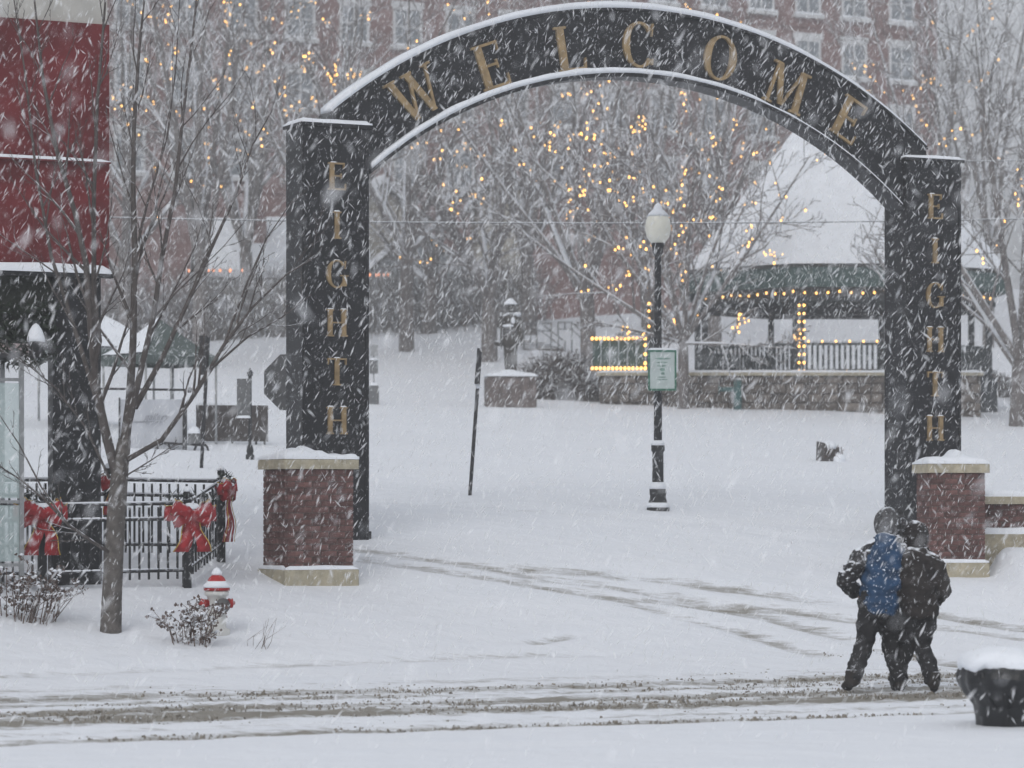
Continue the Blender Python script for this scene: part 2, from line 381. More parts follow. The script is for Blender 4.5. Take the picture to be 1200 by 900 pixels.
def path_mask(pts, width):
    P = [uv(*G(*p)[:2]) for p in pts]; best = np.full(UU.shape, 1e9)
    for (a0, b0), (a1, b1) in zip(P[:-1], P[1:]):
        dx, dy = a1-a0, b1-b0; tt = np.clip(((UU-a0)*dx + (VV-b0)*dy) / (dx*dx+dy*dy), 0, 1)
        best = np.minimum(best, np.hypot(UU-a0-tt*dx, VV-b0-tt*dy))
    return np.exp(-(best / width) ** 2)
for pts, wd, st, dp in (
    ([(425, 642), (520, 655), (640, 676), (760, 692), (900, 722), (1010, 752), (1130, 778)], .26, .82, .05),
    ([(425, 655), (560, 674), (720, 700), (860, 736), (960, 766)], .22, .70, .04),
    ([(620, 664), (760, 676), (920, 698), (1060, 712), (1230, 730)], .26, .84, .05),
    ([(760, 702), (900, 712), (1020, 728), (1140, 738), (1230, 750)], .22, .76, .04),
    ([(0, 792), (200, 782), (380, 776), (560, 768), (700, 765)], .22, .46, .03),
    ([(430, 584), (560, 590), (700, 600), (830, 612), (930, 628)], .35, .26, .06),  # bank edge: its faint shadow painted into the ground colour
    ([(625, 752), (665, 744)], .14, .60, .05)):
    d = path_mask(pts, wd); slush_shade = np.maximum(slush_shade, st * d * np.clip(.8 + .5 * fbm(UU, VV, 21, 3, 2), .2, 1.2)); ZZ = ZZ - dp * d
street = smooth(21.9, 22.8, VV) * (1 - smooth(28.0, 29.4, VV))
near = smooth(16, 20, VV) * (1 - smooth(45, 60, VV))
ZZ = ZZ + near * .010 * fbm(UU, VV, 3, 5, 1.4) + street * .008 * fbm(UU, VV * 2.2, 5, 5, .6) * (.4 + slush_shade) + street * .009 * rng.normal(size=UU.shape) * np.clip(slush_shade * 1.4, .08, 1)
ZZ = ZZ + smooth(40, 60, VV) * .06 * fbm(UU, VV, 31, 4, 9)
# footprints of the walkers, and drifts
for pxy in ((1000, 803), (1052, 803), (1056, 806), (1088, 809), (965, 806), (935, 803), (905, 809), (870, 806)):
    g_ = G(*pxy); u_, v_ = uv(g_.x, g_.y); dd = ((UU-u_)/.16)**2 + ((VV-v_)/.10)**2; ZZ = ZZ - .03 * np.exp(-dd); slush_shade = np.maximum(slush_shade, .6 * np.exp(-dd))
nu_, nv_ = len(ua), len(va)
XX, YY = xy(UU, VV)
co = np.stack([XX, YY, ZZ], -1).reshape(-1, 3)
ii = np.arange(nv_ - 1)[:, None] * nu_ + np.arange(nu_ - 1)[None, :]
quads = np.stack([ii, ii + 1, ii + nu_ + 1, ii + nu_], -1).reshape(-1, 4)
me = bpy.data.meshes.new('snow_ground'); me.vertices.add(len(co)); me.vertices.foreach_set('co', co.ravel())
me.loops.add(quads.size); me.loops.foreach_set('vertex_index', quads.ravel())
me.polygons.add(len(quads)); me.polygons.foreach_set('loop_start', np.arange(0, quads.size, 4))
me.update(calc_edges=True)
att = me.attributes.new('slush', 'FLOAT', 'POINT'); att.data.foreach_set('value', slush_shade.ravel().astype(np.float32))  # wheel slush, with the painted shadow of the bank edge mixed in
g = link('ground', me, M_ground, smooth_=True); tag(g, 'snow covered street and park hillside with slushy wheel ruts', kind='structure')

# loose slush thrown up beside the ruts
M_slush = mat('slush_clod', (.21, .19, .16), .85, .5, 9, .5, 40, snow=.75, dust=.42)
mb = MB(); rr = random.Random(12); spots = []
for i in range(15000):
    if rr.random() < .85:
        vc, sd_ = rr.choice(((22.5, .30), (24.7, .55), (24.7, .5), (25.7, .45), (26.7, .5), (27.6, .5))); u_ = rr.uniform(3, 24); v_ = vc + rr.gauss(0, sd_) + .22*math.sin(u_*.21+.5)
        if mnoise.noise((u_*.5, v_*.9, 3)) > -.1: spots.append((u_, v_))
    else:
        u_, v_ = uv(rr.uniform(1.5, 7), rr.uniform(30.5, 36))
        if mnoise.noise((u_*.7, v_*.7, 8)) > .15: spots.append((u_, v_))
hz_ = height_uv([p[0] for p in spots], [p[1] for p in spots])
for (u_, v_), z_ in zip(spots, hz_):
    x_, y_ = xy(u_, v_); z_ = float(z_) - .012; s_ = .004 + .013*rr.random()**2.5; a_ = rr.uniform(0, 6.28); c_, n_ = math.cos(a_)*s_*1.5, math.sin(a_)*s_*1.5
    mb.add([(x_+c_*1.5, y_+n_*1.5, z_-.03), (x_-n_, y_+c_, z_-.03), (x_-c_*1.3, y_-n_*1.3, z_-.03), (x_+n_, y_-c_, z_-.03), (x_+c_*.5, y_+n_*.5, z_+s_*rr.uniform(.4,1.0)), (x_-c_*.5-n_*.3, y_-n_*.5, z_+s_*rr.uniform(.3,.9))],
           [(0,1,4), (1,5,4), (1,2,5), (2,3,5), (3,4,5), (3,0,4)])
tag(mb.build('slush', M_slush), 'loose grey slush clods scattered along the wheel ruts', 'slush', kind='stuff')

# ------------------------------------------------------------------ serif letters, cap height 1, in the x-z plane
def letter(ch, H, depth):
    mb = MB(); k = [0]
    def st(p0, p1, w0, w1=None):      # slanted stem, cut level at both ends
        w1 = w0 if w1 is None else w1; k[0] += 1
        mb.prism([((p0[0]-w0/2)*H, p0[1]*H), ((p0[0]+w0/2)*H, p0[1]*H), ((p1[0]+w1/2)*H, p1[1]*H), ((p1[0]-w1/2)*H, p1[1]*H)], -depth-.0012*k[0], 0)
    def hb(x0, x1, z0, z1):
        k[0] += 1; mb.prism([(x0*H, z0*H), (x1*H, z0*H), (x1*H, z1*H), (x0*H, z1*H)], -depth-.0012*k[0], 0)
    def serif(x, z, w=.28, t=.055):
        hb(x-w/2, x+w/2, z if z == 0 else 1-t, t if z == 0 else 1)
    def bowl(a0, a1, rx=.40, rz=.52, tk=.17, tn=.06, n=36):
        k[0] += 1; o, i = [], []
        for q in range(n+1):
            a = a0 + (a1-a0)*q/n; t_ = tn + (tk-tn)*abs(math.cos(a))**1.3
            o.append((rx*math.cos(a)*H, (.5+rz*math.sin(a))*H)); i.append(((rx-t_)*math.cos(a)*H, (.5+(rz-t_*.55-.02)*math.sin(a))*H))
        m_ = len(o); d = -depth-.0012*k[0]
        vs = [(x,d,z) for x,z in o]+[(x,d,z) for x,z in i]+[(x,0,z) for x,z in o]+[(x,0,z) for x,z in i]; fs = []
        for q in range(m_-1):
            fs += [(q, m_+q, m_+q+1, q+1), (2*m_+q, 2*m_+q+1, 3*m_+q+1, 3*m_+q), (q, q+1, 2*m_+q+1, 2*m_+q), (m_+q, 3*m_+q, 3*m_+q+1, m_+q+1)]
        fs += [(0, 2*m_, 3*m_, m_), (m_-1, 2*m_-1, 4*m_-1, 3*m_-1)]
        mb.add(vs, fs)
    S = .175
    if ch == 'E':
        st((-.2,0), (-.2,1), S); serif(-.22, 0, .26); serif(-.22, 1, .26); hb(-.15, .30, 0, .06); hb(-.15, .27, .94, 1); hb(-.15, .14, .48, .54)
        st((.31,.0), (.335,.24), .05, .03); st((.26,.78), (.265,1), .03, .05); st((.15,.41), (.15,.61), .035)
    elif ch == 'I': st((0,0), (0,1), S); serif(0, 0, .32); serif(0, 1, .32)
    elif ch == 'L':
        st((-.18,0), (-.18,1), S); serif(-.18, 0, .28); serif(-.18, 1, .30); hb(-.12, .32, 0, .06); st((.33,0), (.36,.26), .05, .03)
    elif ch == 'H':
        for x in (-.27, .27): st((x,0), (x,1), S); serif(x, 0, .28); serif(x, 1, .28)
        hb(-.2, .2, .48, .54)
    elif ch == 'T':
        st((0,0), (0,1), S); serif(0, 0, .32); hb(-.36, .36, .94, 1); st((-.35,.76), (-.345,1), .03, .05); st((.35,.76), (.345,1), .03, .05)
    elif ch == 'O': bowl(0, 2*math.pi, .42, .52)
    elif ch == 'C': bowl(R(42), R(318), .42, .52); st((.31,.70), (.335,.99), .03, .055); st((.315,.06), (.33,.20), .05, .03)
    elif ch == 'G': bowl(R(42), R(322), .42, .52); st((.31,.70), (.335,.99), .03, .055); st((.30,.06), (.30,.46), .14); serif_z = .43; hb(.14, .45, .42, .47)
    elif ch == 'W':
        st((-.22,0), (-.48,1), .13, .17); st((-.22,0), (.0,.80), .06, .07); st((.24,0), (-.02,1), .13, .17); st((.24,0), (.50,1), .06, .07)
        serif(-.48, 1, .30); serif(-.03, 1, .28); serif(.50, 1, .24)
    elif ch == 'M':
        st((-.38,0), (-.34,1), .07); st((-.02,.06), (-.32,1), .12, .16); st((.0,.06), (.34,1), .06, .07); st((.40,0), (.36,1), .16); serif(-.38, 0, .24); serif(.40, 0, .30); serif(-.38, 1, .22); serif(.42, 1, .24)
    return mb

# ------------------------------------------------------------------ the welcome arch
XL, YL, ZB = (394 - HX) / FP * 39.5, 39.5, 1.28
SPAN = 9.17
arch = thing('welcome_arch', 'tall black metal street arch with gold WELCOME and EIGHTH lettering', 'arch', (XL, YL, ZB), TH)
PW, PD = .465, .58
TOPZ = 6.66 - ZB
for side, xc in ((0, 0.0), (1, SPAN)):
    mb = MB(); mb.bevbox(xc-PW, xc+PW, 0, PD, -.5, TOPZ, .012)
    mb.build('pillar', M_black, arch)
    mb = MB(); mb.box(xc-PW-.03, xc+PW+.03, -.03, PD+.03, TOPZ+.002, TOPZ+.045); cp = mb.build('pillar_cap', M_black, arch)
    mb = MB(); mb.pad(xc-PW-.03, xc+PW+.03, -.03, PD+.03, TOPZ+.045, .06 if side == 0 else .045, 18, 10, 3+side, .35); mb.build('snow_cap', M_snow, cp, True)
    # raised seam strips on the face
    for dx in (-.43, .43):
        MB().box(xc+dx-.018, xc+dx+.018, -.012, .002, -.3, TOPZ-.02).build('edge_strip', M_black, arch)
    for i, ch in enumerate('EIGHTH'):
        zc = (1.82 + (590-207)/FP*39.5) - ZB - i*.628 - .005
        letter(ch, .35, .035).build('letter', M_gold, arch, loc=(xc, -.004, zc-.168), fix=True)['label'] = 'gold serif letter ' + ch
        for dx in ((-.09, .09) if ch == 'H' else (-.05,) if ch == 'E' else (0,)):
            MB().pad(-.04, .04, -.035, -.004, .351, .014, 6, 3, i, .4).build('letter_snow', M_snow, arch, True, loc=(xc + dx, -.004, zc-.168))
CO = (4.53, 1.26 - ZB, 7.21); CI = (4.50, 1.45 - ZB, 6.17)
def circ(C, x): return C[1] + math.sqrt(max(0, C[2]**2 - (x-C[0])**2))
AX0, AX1 = -.07, 9.10
AY0, AY1 = .10, .36
def arch_strip(lo, hi, y0, y1, x0, x1, n=72, endcut=None):
    mb = MB(); vs = []
    for i in range(n+1):
        x = x0 + (x1-x0)*i/n; a, b_ = lo(x), hi(x)
        vs += [(x,y0,a), (x,y0,b_), (x,y1,b_), (x,y1,a)]
    fs = []
    for i in range(n):
        o = 4*i
        fs += [(o, o+4, o+5, o+1), (o+1, o+5, o+6, o+2), (o+2, o+6, o+7, o+3), (o+3, o+7, o+4, o)]
    fs += [(0,1,2,3), (4*n+3, 4*n+2, 4*n+1, 4*n)]
    mb.add(vs, fs); return mb
zi = lambda x: max(circ(CI, x), TOPZ - .48) if .30 < x < 8.72 else TOPZ - .48
zo = lambda x: circ(CO, x)
arch_strip(zi, zo, AY0, AY1, AX0, AX1).build('arch_panel', M_black, arch)
fl_lo = lambda x: circ(CI, x) - .05
arch_strip(fl_lo, lambda x: circ(CI, x) + .002, AY0-.11, AY1+.03, .48, 8.66).build('bottom_flange', M_black, arch)
arch_strip(lambda x: circ(CO, x) + .003, lambda x: circ(CO, x) + .035, AY0-.05, AY1+.05, AX0, AX1).build('top_flange', M_black, arch)
ts = lambda x: .055 + .035*max(0, math.cos((x-2.6)/3.2)) + .014*mnoise.noise((x*2.1, 0, 0)) - .03*smooth(6.5, 9, x)
arch_strip(lambda x: circ(CO, x)+.036, lambda x: circ(CO, x)+.036+max(.02, ts(x)), AY0-.05, AY1+.05, AX0+.02, AX1-.02, 110).build('snow_ridge', M_snow, arch, True)
bs = lambda x: max(.018, .055 + .03*math.cos((x-1.5)/2.6) + .016*mnoise.noise((x*2.7, 5, 0)) - .03*float(smooth(5.6, 7.5, x)))
arch_strip(lambda x: circ(CI, x)+.004, lambda x: circ(CI, x)+.004+bs(x), AY0-.108, AY0-.003, .50, 8.64, 110).build('snow_ledge', M_snow, arch, True)
for ch, a, z in (('W', 1.155, 7.16), ('E', 2.24, 7.60), ('L', 3.40, 7.90), ('C', 4.462, 8.02), ('O', 5.72, 7.92), ('M', 6.767, 7.58), ('E', 7.794, 7.19)):
    an = math.atan2(a - 4.51, z - 1.35)
    o = letter(ch, .60, .045).build('letter', M_gold, arch, fix=True); o['label'] = 'large gold serif letter ' + ch
    o.rotation_euler = (0, an, 0)
    o.location = (a - .30*math.sin(an), AY0-.006, z - ZB - .30*math.cos(an))
# mounting ribs between flanges and web
for i in range(9):
    x = .75 + i * .94
    MB().box(x-.012, x+.012, AY1-.002, AY1+.08, circ(CI, x)+.02, circ(CO, x)-.02).build('stiffener', M_black, arch)
# small drain shoe at the foot of the first pillar
MB().tube([(.50,.10,.18), (.50,.10,-.02), (.44,.05,-.12)], .035, 8).build('drain_pipe', M_black, arch, True)

# ------------------------------------------------------------------ brick piers
def brick_mesh(w, d, h):
    e = .006; return MB().bevbox(-w/2, w/2, -d/2, d/2, -h/2, h/2, e).mesh('brick')
def brick_body(parent, w, d, z0, h, cols_w, cols_d, course):
    """courses of single bricks, running bond, round a mortar core"""
    n = int(round(h / course)); ch = h / n; gap = .011; bt = .095
    MB().box(-w/2+.012, w/2-.012, -d/2+.012, d/2-.012, z0, z0+h).build('mortar_core', M_mortar, parent)
    bw = w / cols_w; meF = {}
    def br(x, y, z, L_, horiz):
        key = (round(L_, 3), horiz)
        if key not in meF: meF[key] = brick_mesh(L_-gap, bt, ch-gap) if horiz else brick_mesh(bt, L_-gap, ch-gap)
        link('brick', meF[key], M_brick, parent, loc=(x, y + random.uniform(-.002,.002) if horiz else y, z))
    for i in range(n):
        z = z0 + ch*(i+.5); off = (i % 2) * .5
        for sgn in (-1, 1):
            y = sgn*(d/2-bt/2)
            if off == 0:
                for k in range(cols_w): br(-w/2 + bw*(k+.5), y, z, bw, True)
            else:
                br(-w/2 + bw*.25, y, z, bw*.5, True); br(w/2 - bw*.25, y, z, bw*.5, True)
                for k in range(cols_w-1): br(-w/2 + bw*(k+1), y, z, bw, True)
        inner = d - 2*bt; bd = inner / cols_d
        for sgn in (-1, 1):
            x = sgn*(w/2-bt/2)
            if off == 0:
                for k in range(cols_d): br(x, -inner/2 + bd*(k+.5), z, bd, False)
            else:
                br(x, -inner/2 + bd*.25, z, bd*.5, False); br(x, inner/2 - bd*.25, z, bd*.5, False)
                for k in range(cols_d-1): br(x, -inner/2 + bd*(k+1), z, bd, False)
random.seed(2)
def pier(label, loc, rz, w, d, hb, h, hc, over, lump, seed):
    t_ = thing('brick_pier', label, 'pier', loc, rz, 'brick piers in front of the arch')
    b_ = MB().bevbox(-w/2-over, w/2+over, -d/2-over, d/2+over, -.3, hb, .012).build('base_slab', M_lime, t_)
    mb = MB()      # snow lying on the base, round the shaft
    mb.pad(-w/2-over+.005, w/2+over-.005, -d/2-over+.005, -d/2-.002, hb, .045, 14, 4, seed)
    mb.build('snow_ledge', M_snow, b_, True)
    mb = MB(); mb.pad(-w/2-over+.005, -w/2-.002, -d/2+.01, d/2+over-.005, hb, .045, 4, 14, seed+3); mb.build('snow_ledge', M_snow, b_, True)
    brick_body(t_, w, d, hb, h, 4, 3, .0745)
    c_ = MB().bevbox(-w/2-over, w/2+over, -d/2-over, d/2+over, hb+h, hb+h+hc, .012).build('cap_stone', M_lime, t_)
    MB().pad(-w/2-over, w/2+over, -d/2-over, d/2+over, hb+h+hc, .105, 28, 20, seed, .5, lump).build('snow_cap', M_snow, c_, True)
    return t_
pL = W(361, 682, 37.1); pL.z = CZ - (682-HY)/FP*37.1
lumpL = lambda a, c: .75 + .75*math.exp(-((a-.52)/.07)**2) * (.3+.7*c) + .25*math.sin(a*7) + .3*math.exp(-((a-.28)/.06)**2)
pier('red brick pier with limestone cap in front of the letter H by the red bows', pL, TH, .86, .80, .16, 1.20, .12, .05, lumpL, 1)
pR = W(1114, 672, 40.4)
lumpR = lambda a, c: .65 + 1.1*math.exp(-((a-.60)/.10)**2)*c + .25*a
pier('red brick pier with limestone cap behind the two walking people', pR, R(8), .74, .70, .15, 1.17, .12, .045, lumpR, 5)

# low brick wall leaving the second pier
pw = W(1150, 640, 40.9); yw = 40.9; base_z = CZ - (640-HY)/FP*yw
wl = thing('low_brick_wall', 'low brick wall with limestone coping joining the pier by the walkers', 'wall', (pw.x, yw, base_z), R(8))
LW = 2.4
MB().box(0, LW, -.06, .42, -.5, .16).build('base_slab', M_lime, wl)
MB().pad(.0, LW, -.06, .055, .16, .10, 30, 4, 2).build('snow_ledge', M_snow, wl, True)
MB().box(.03, LW-.03, .07, .33, .16, .56).build('mortar_core', M_mortar, wl)
bm_ = brick_mesh(.20-.012, .095, .08-.012); bh = brick_mesh(.10-.012, .095, .08-.012)
for i in range(5):
    z = .16 + .08*(i+.5)
    for y in (.105, .295):
        if i % 2 == 0:
            for k in range(12): link('brick', bm_, M_brick, wl, loc=(.1+.2*k, y, z))
        else:
            link('brick', bh, M_brick, wl, loc=(.05, y, z)); link('brick', bh, M_brick, wl, loc=(LW-.05, y, z))
            for k in range(11): link('brick', bm_, M_brick, wl, loc=(.2+.2*k, y, z))
cw = MB().bevbox(-.01, LW+.03, -.01, .41, .56, .66, .01).build('coping_stone', M_lime, wl)
MB().pad(0, LW, 0, .40, .66, .09, 30, 8, 9).build('snow_cap', M_snow, cw, True)

# ------------------------------------------------------------------ red-fronted canopy building with its column
cY = 35.6; cP = W(90, 705, cY); cz0 = cP.z - .1
cb = thing('storefront_canopy', 'red panelled storefront canopy carried on a thick dark column', 'canopy', (cP.x, cY, cz0), TH)
s0 = FP / cY
def cz(py): return CZ - (py-HY)/FP*cY - cz0
MB().bevbox(-.29, .29, -.02, .20, -.4, cz(316)-.003, .015).build('column', M_black, cb)
fx1 = .36
MB().box(-4.2, fx1, -.10, 3.0, cz(316), cz(28)).build('fascia_panel', M_red, cb)
MB().box(-4.25, fx1-.008, -.05, 3.05, cz(28)+.002, cz(-70)).build('cornice_band', M_cream, cb)
MB().pad(-4.2, fx1+.02, -.20, -.102, cz(316)-.05, .09, 40, 4, 5).build('snow_ledge', M_snow, cb, True)
MB().box(-4.2, fx1+.02, -.19, -.102, cz(316)-.10, cz(316)-.052).build('ledge_trim', M_black, cb)
MB().box(-4.2, fx1, -.16, -.102, cz(192), cz(190)).build('panel_rail', M_red, cb)
MB().pad(-4.2, fx1, -.16, -.103, cz(190), .035, 40, 3, 6).build('rail_snow', M_snow, cb, True)
for x in (-.55, -1.45, -2.35, -3.25):
    MB().box(x-.012, x+.012, -.115, -.099, cz(314), cz(30)).build('panel_joint', M_red, cb)
# dark header with drooping evergreen swag under the fascia
MB().box(-4.2, -.292, .02, .40, cz(402), cz(316)-.004).build('header_beam', M_darkgreen, cb)
mb = MB(); rr = random.Random(8)
for i in range(900):
    x = rr.uniform(-1.6, -.30); sag = .17*math.sin((x+.3)/1.3*math.pi*1.6)
    c = Vector((x, rr.uniform(-.16, .03), cz(404) + rr.uniform(-.17, .55) + sag*.5))
    d = Vector((rr.uniform(-1,1), rr.uniform(-1,1), rr.uniform(-1,.4))).normalized()*rr.uniform(.07,.15); p = d.orthogonal().normalized()*.02
    mb.add([c-p, c+p, c+d+p*.3, c+d-p*.3], [(0,1,2,3)])
tag(mb.build('garland', M_garland, cb), kind='stuff')
MB().tube([(-1.42,2.6,-.3), (-1.42,2.6,cz(316)-.004)], .05, 10).build('rear_post', M_steel, cb, True)

# acorn wall lantern with a hood of snow, on an arm from the column
lp = W(42, 420, 34.9)
ln = thing('wall_lantern', 'small lantern topped with snow beside the thick dark column', 'lantern', lp, TH)
MB().lathe([(.04,0), (.075,.02), (.085,.16), (.10,.18), (.02,.20)], 12).build('lantern_body', M_dkpost, ln, True)
MB().lathe([(.105,.19), (.10,.24), (.075,.32), (.035,.38), (.004,.40)], 12).build('snow_cap', M_snow, ln, True)
MB().tube([(.05,.02,.09), (.16,.10,.14), (.32,.35,.12)], .022, 8).build('bracket', M_dkpost, ln, True)

# glass street kiosk at the edge
kY = 34.6; kp = W(25, 705, kY)
kz = lambda py: CZ - (py-HY)/FP*kY - kp.z
kk = thing('glass_kiosk', 'glass panelled kiosk with a slim aluminium frame beside the tied bow', 'kiosk', kp, TH)
for x in (.0, -.85): MB().box(x-.025, x+.025, -.025, .025, -.3, kz(418)).build('frame_post', M_alu, kk)
for x in (.0, -.85): MB().box(x-.024, x+.024, .72, .77, -.3, kz(418)).build('frame_post', M_alu, kk)
for z in (kz(445), kz(588), kz(662)): MB().box(-.824, -.026, -.02, .02, z-.018, z+.018).build('frame_rail', M_alu, kk)
MB().box(-.824, -.026, -.004, .004, kz(586)+.02, kz(447)-.02).build('pane', M_kiosk, kk)
MB().box(-.824, -.026, -.004, .004, kz(660)+.02, kz(590)-.02).build('pane', M_kiosk, kk)
MB().box(-.88, .03, -.03, .78, kz(418)+.002, kz(418)+.04).build('roof_plate', M_dkpost, kk)
MB().box(-.60, -.15, .30, .55, kz(662)+.1, kz(600)).build('equipment_box', M_steel, kk)

# ------------------------------------------------------------------ iron fence round a small forecourt, with red bows
c0 = W(219, 690, 35.9); fz = c0.z
fen = thing('iron_fence', 'low black iron picket fence around the snowy forecourt', 'fence', (c0.x, c0.y, fz), TH)
FH = 1.0
post_m = MB().bevbox(-.045, .045, -.045, .045, -.3, FH+.03, .008).mesh('post')
fin_m = MB().lathe([(.02,0), (.045,.03), (.05,.06), (.035,.09), (.005,.105)], 10).mesh('finial')
fsn_m = MB().lathe([(.045,0), (.048,.02), (.03,.05), (.004,.065)], 10).mesh('snow_cap')
pick_m = MB().box(-.011, .011, -.011, .011, .10, FH-.06).mesh('picket')
def gzl(x, y):      # ground under a local spot of the fence
    X = c0.x + x*CT - y*ST; Y = c0.y + x*ST + y*CT; return gz(X, Y) - fz
def fpost(x, y):
    z = gzl(x, y); p = link('post', post_m, M_iron, fen, loc=(x, y, z))
    f_ = link('finial', fin_m, M_iron, p, True, loc=(0, 0, FH+.031)); link('snow_cap', fsn_m, M_snow, p, True, loc=(0, 0, FH+.115))
def frun(x0, y0, x1, y1, n):
    z0, z1 = gzl(x0, y0), gzl(x1, y1)
    for zz in (FH-.02, FH-.20, .20):
        mb = MB(); mb.tube([(x0,y0,z0+zz), (x1,y1,z1+zz)], .02, 4); mb.build('rail', M_iron, fen)
        mb = MB(); mb.tube([(x0,y0,z0+zz+.022), (x1,y1,z1+zz+.022)], .013, 6, ry=.012); mb.build('rail_snow', M_snow, fen, True)
    for i in range(1, n):
        a = i/n; link('picket', pick_m, M_iron, fen, loc=(x0+(x1-x0)*a, y0+(y1-y0)*a, z0+(z1-z0)*a))
rc = W(259, 650, 37.7); dxy = Vector((rc.x-c0.x, rc.y-c0.y)); RX, RY = dxy.x*CT + dxy.y*ST, -dxy.x*ST + dxy.y*CT
for p in [(0, 0), (-1.75, 0), (-3.5, 0), (RX, RY), (RX-1.45, RY), (RX-2.9, RY), (RX-4.3, RY)]: fpost(*p)
frun(0, 0, -1.75, 0, 15); frun(-1.75, 0, -3.5, 0, 15); frun(0, 0, RX, RY, 12); frun(RX, RY, RX-1.45, RY, 13); frun(RX-1.45, RY, RX-2.9, RY, 13); frun(RX-2.9, RY, RX-4.3, RY, 13)

def ribbon(mb, pts, wdir, w0, w1):
    """a band following pts, width along wdir, given thickness by a doubled sheet"""
    n = len(pts); vs = []; wd = Vector(wdir).normalized()
    for i, p in enumerate(pts):
        w_ = w0 + (w1-w0)*i/(n-1); p = Vector(p)
        tg = Vector(pts[min(i+1,n-1)]) - Vector(pts[max(i-1,0)]); nn = tg.cross(wd).normalized()*.004
        vs += [p-wd*w_-nn, p+wd*w_-nn, p+wd*w_+nn, p-wd*w_+nn]
    fs = []
    for i in range(n-1):
        for k in range(4): fs.append((4*i+k, 4*i+(k+1)%4, 4*i+4+(k+1)%4, 4*i+4+k))
    fs += [(3,2,1,0), (4*n-4, 4*n-3, 4*n-2, 4*n-1)]
    mb.add(vs, fs)
def bow(label, loc, rz, s=1.0, seed=0, tail=.31):
    t_ = thing('ribbon_bow', label, 'bow', loc, rz, 'red holiday bows tied to the fence'); rr = random.Random(seed)
    for sg in (-1, 1):
        for up, ln_, dy in ((.36, .19, -.03), (-.30, .18, -.02), (.05, .23, .02)):
            pts, top, bot = [], [], []
            for i in range(17):
                a = 2*math.pi*i/16; x = ln_*(.5-.5*math.cos(a)); hw_ = s*(.032 + .034*(x/ln_))*(1+.12*math.sin(i*2.3+seed))
                y = dy - .055*math.sin(a); px_, pz_ = sg*s*x*math.cos(up), s*x*math.sin(up)
                top.append(Vector((px_-sg*math.sin(up)*hw_, s*y, pz_+math.cos(up)*hw_))); bot.append(Vector((px_+sg*math.sin(up)*hw_, s*y, pz_-math.cos(up)*hw_)))
            vs = []
            for t0, b0 in zip(top, bot): vs += [t0, b0, b0+Vector((0,.004,0)), t0+Vector((0,.004,0))]
            mb = MB(); mb.add(vs, [(4*i+k, 4*i+(k+1)%4, 4*i+4+(k+1)%4, 4*i+4+k) for i in range(16) for k in range(4)]); lo_ = mb.build('loop', M_ribbon, t_, True, fix=True)
            mb = MB(); mb.tube([p+Vector((0,-.003,0)) for p in top[5:]], .0035*s, 4); mb.build('wired_edge', M_ribbon_edge, lo_, True)
        pts = [(sg*s*(.01+.085*(i/7)+.012*math.sin(i+seed+sg)), -.05-.015*math.sin(i*1.3+seed), -s*(tail*i/7)) for i in range(8)]
        mb = MB(); ribbon(mb, pts, (1, .2*sg, 0), .030*s, .066*s); tl_ = mb.build('tail', M_ribbon, t_, True)
        mb = MB(); mb.tube([Vector((p[0]+sg*(.030+.036*i/7)*s, p[1]-.008, p[2])) for i, p in enumerate(pts)], .0045*s, 4); mb.build('wired_edge', M_ribbon_edge, tl_, True)
    mb = MB(); mb.ell((0, -.05, 0), (.042*s, .045*s, .05*s)); mb.build('knot', M_ribbon, t_, True)
    mb = MB(); mb.pad(-.07*s, .06*s, -.09, -.01, .05*s, .04*s, 8, 6, seed, .6); mb.build('snow_cap', M_snow, t_, True)
    mb = MB()
    for i in range(70):
        c = Vector((rr.uniform(-.2,.2), rr.uniform(0,.05), rr.uniform(-.06,.16)))*s; d = Vector((rr.uniform(-1,1), rr.uniform(-.5,.3), rr.uniform(-.2,1))).normalized()*.10*s
        mb.tube([c, c+d], [.008, .002], 3)
    tag(mb.build('greenery', M_garland, t_), kind='stuff')
def fpt(x, y, z): return Vector((c0.x + x*CT - y*ST, c0.y + x*ST + y*CT, fz + gzl(x, y) + z))
bow('wide red ribbon bow on the fence corner post above the hydrant', fpt(.03, -.06, .86), TH, 1.4, 1)
bow('red ribbon bow hanging in streamers at the far end of the short fence side', fpt(RX+.05, RY-.05, .88), TH + R(50), 1.15, 2, .55)
bow('red ribbon bow tied to the fence just left of the dark column', fpt(-1.78, -.06, .90), TH, 1.4, 3, .34)
bow('small red ribbon bow on the rear fence run beside the tree trunk', fpt(RX-1.42, RY-.06, .95), TH, .85, 4, .45)

# ------------------------------------------------------------------ fire hydrant
hp = GY(254, 33.9)
hy = thing('fire_hydrant', 'white fire hydrant with red bonnet standing behind the snowy shrub', 'hydrant', hp, R(14))
bd = MB().lathe([(.15,-.15), (.15,.04), (.105,.06), (.105,.40), (.135,.42), (.135,.46), (.10,.47)], 20).build('barrel', M_hyd_white, hy, True)
bn = MB().lathe([(.145,.47), (.145,.50), (.115,.52), (.11,.56), (.085,.61), (.045,.645), (.03,.65), (.03,.69), (.005,.695)], 20).build('bonnet', M_hyd_red, hy, True)
MB().lathe([(.15,.502), (.15,.535), (.118,.555), (.112,.575)], 20).build('snow_collar', M_snow, bn, True)
MB().lathe([(.055,.64), (.06,.665), (.035,.71), (.003,.725)], 14).build('snow_cap', M_snow, bn, True)
def capx(dirv, r, m_, name, z=.33):
    d = Vector(dirv); mb = MB(); c = Vector((0,0,z)); mb.tube([c+d*.08, c+d*.135, c+d*.137, c+d*.175, c+d*.176, c+d*.205], [r*.8, r*.8, r, r, r*.4, r*.35], 12); mb.build(name, m_, hy, True)
capx((-1,-.15,0), .055, M_hyd_red, 'side_cap'); capx((1,.15,0), .055, M_hyd_red, 'side_cap'); capx((.30,-1,0), .08, M_hyd_grey, 'pumper_cap', .31)

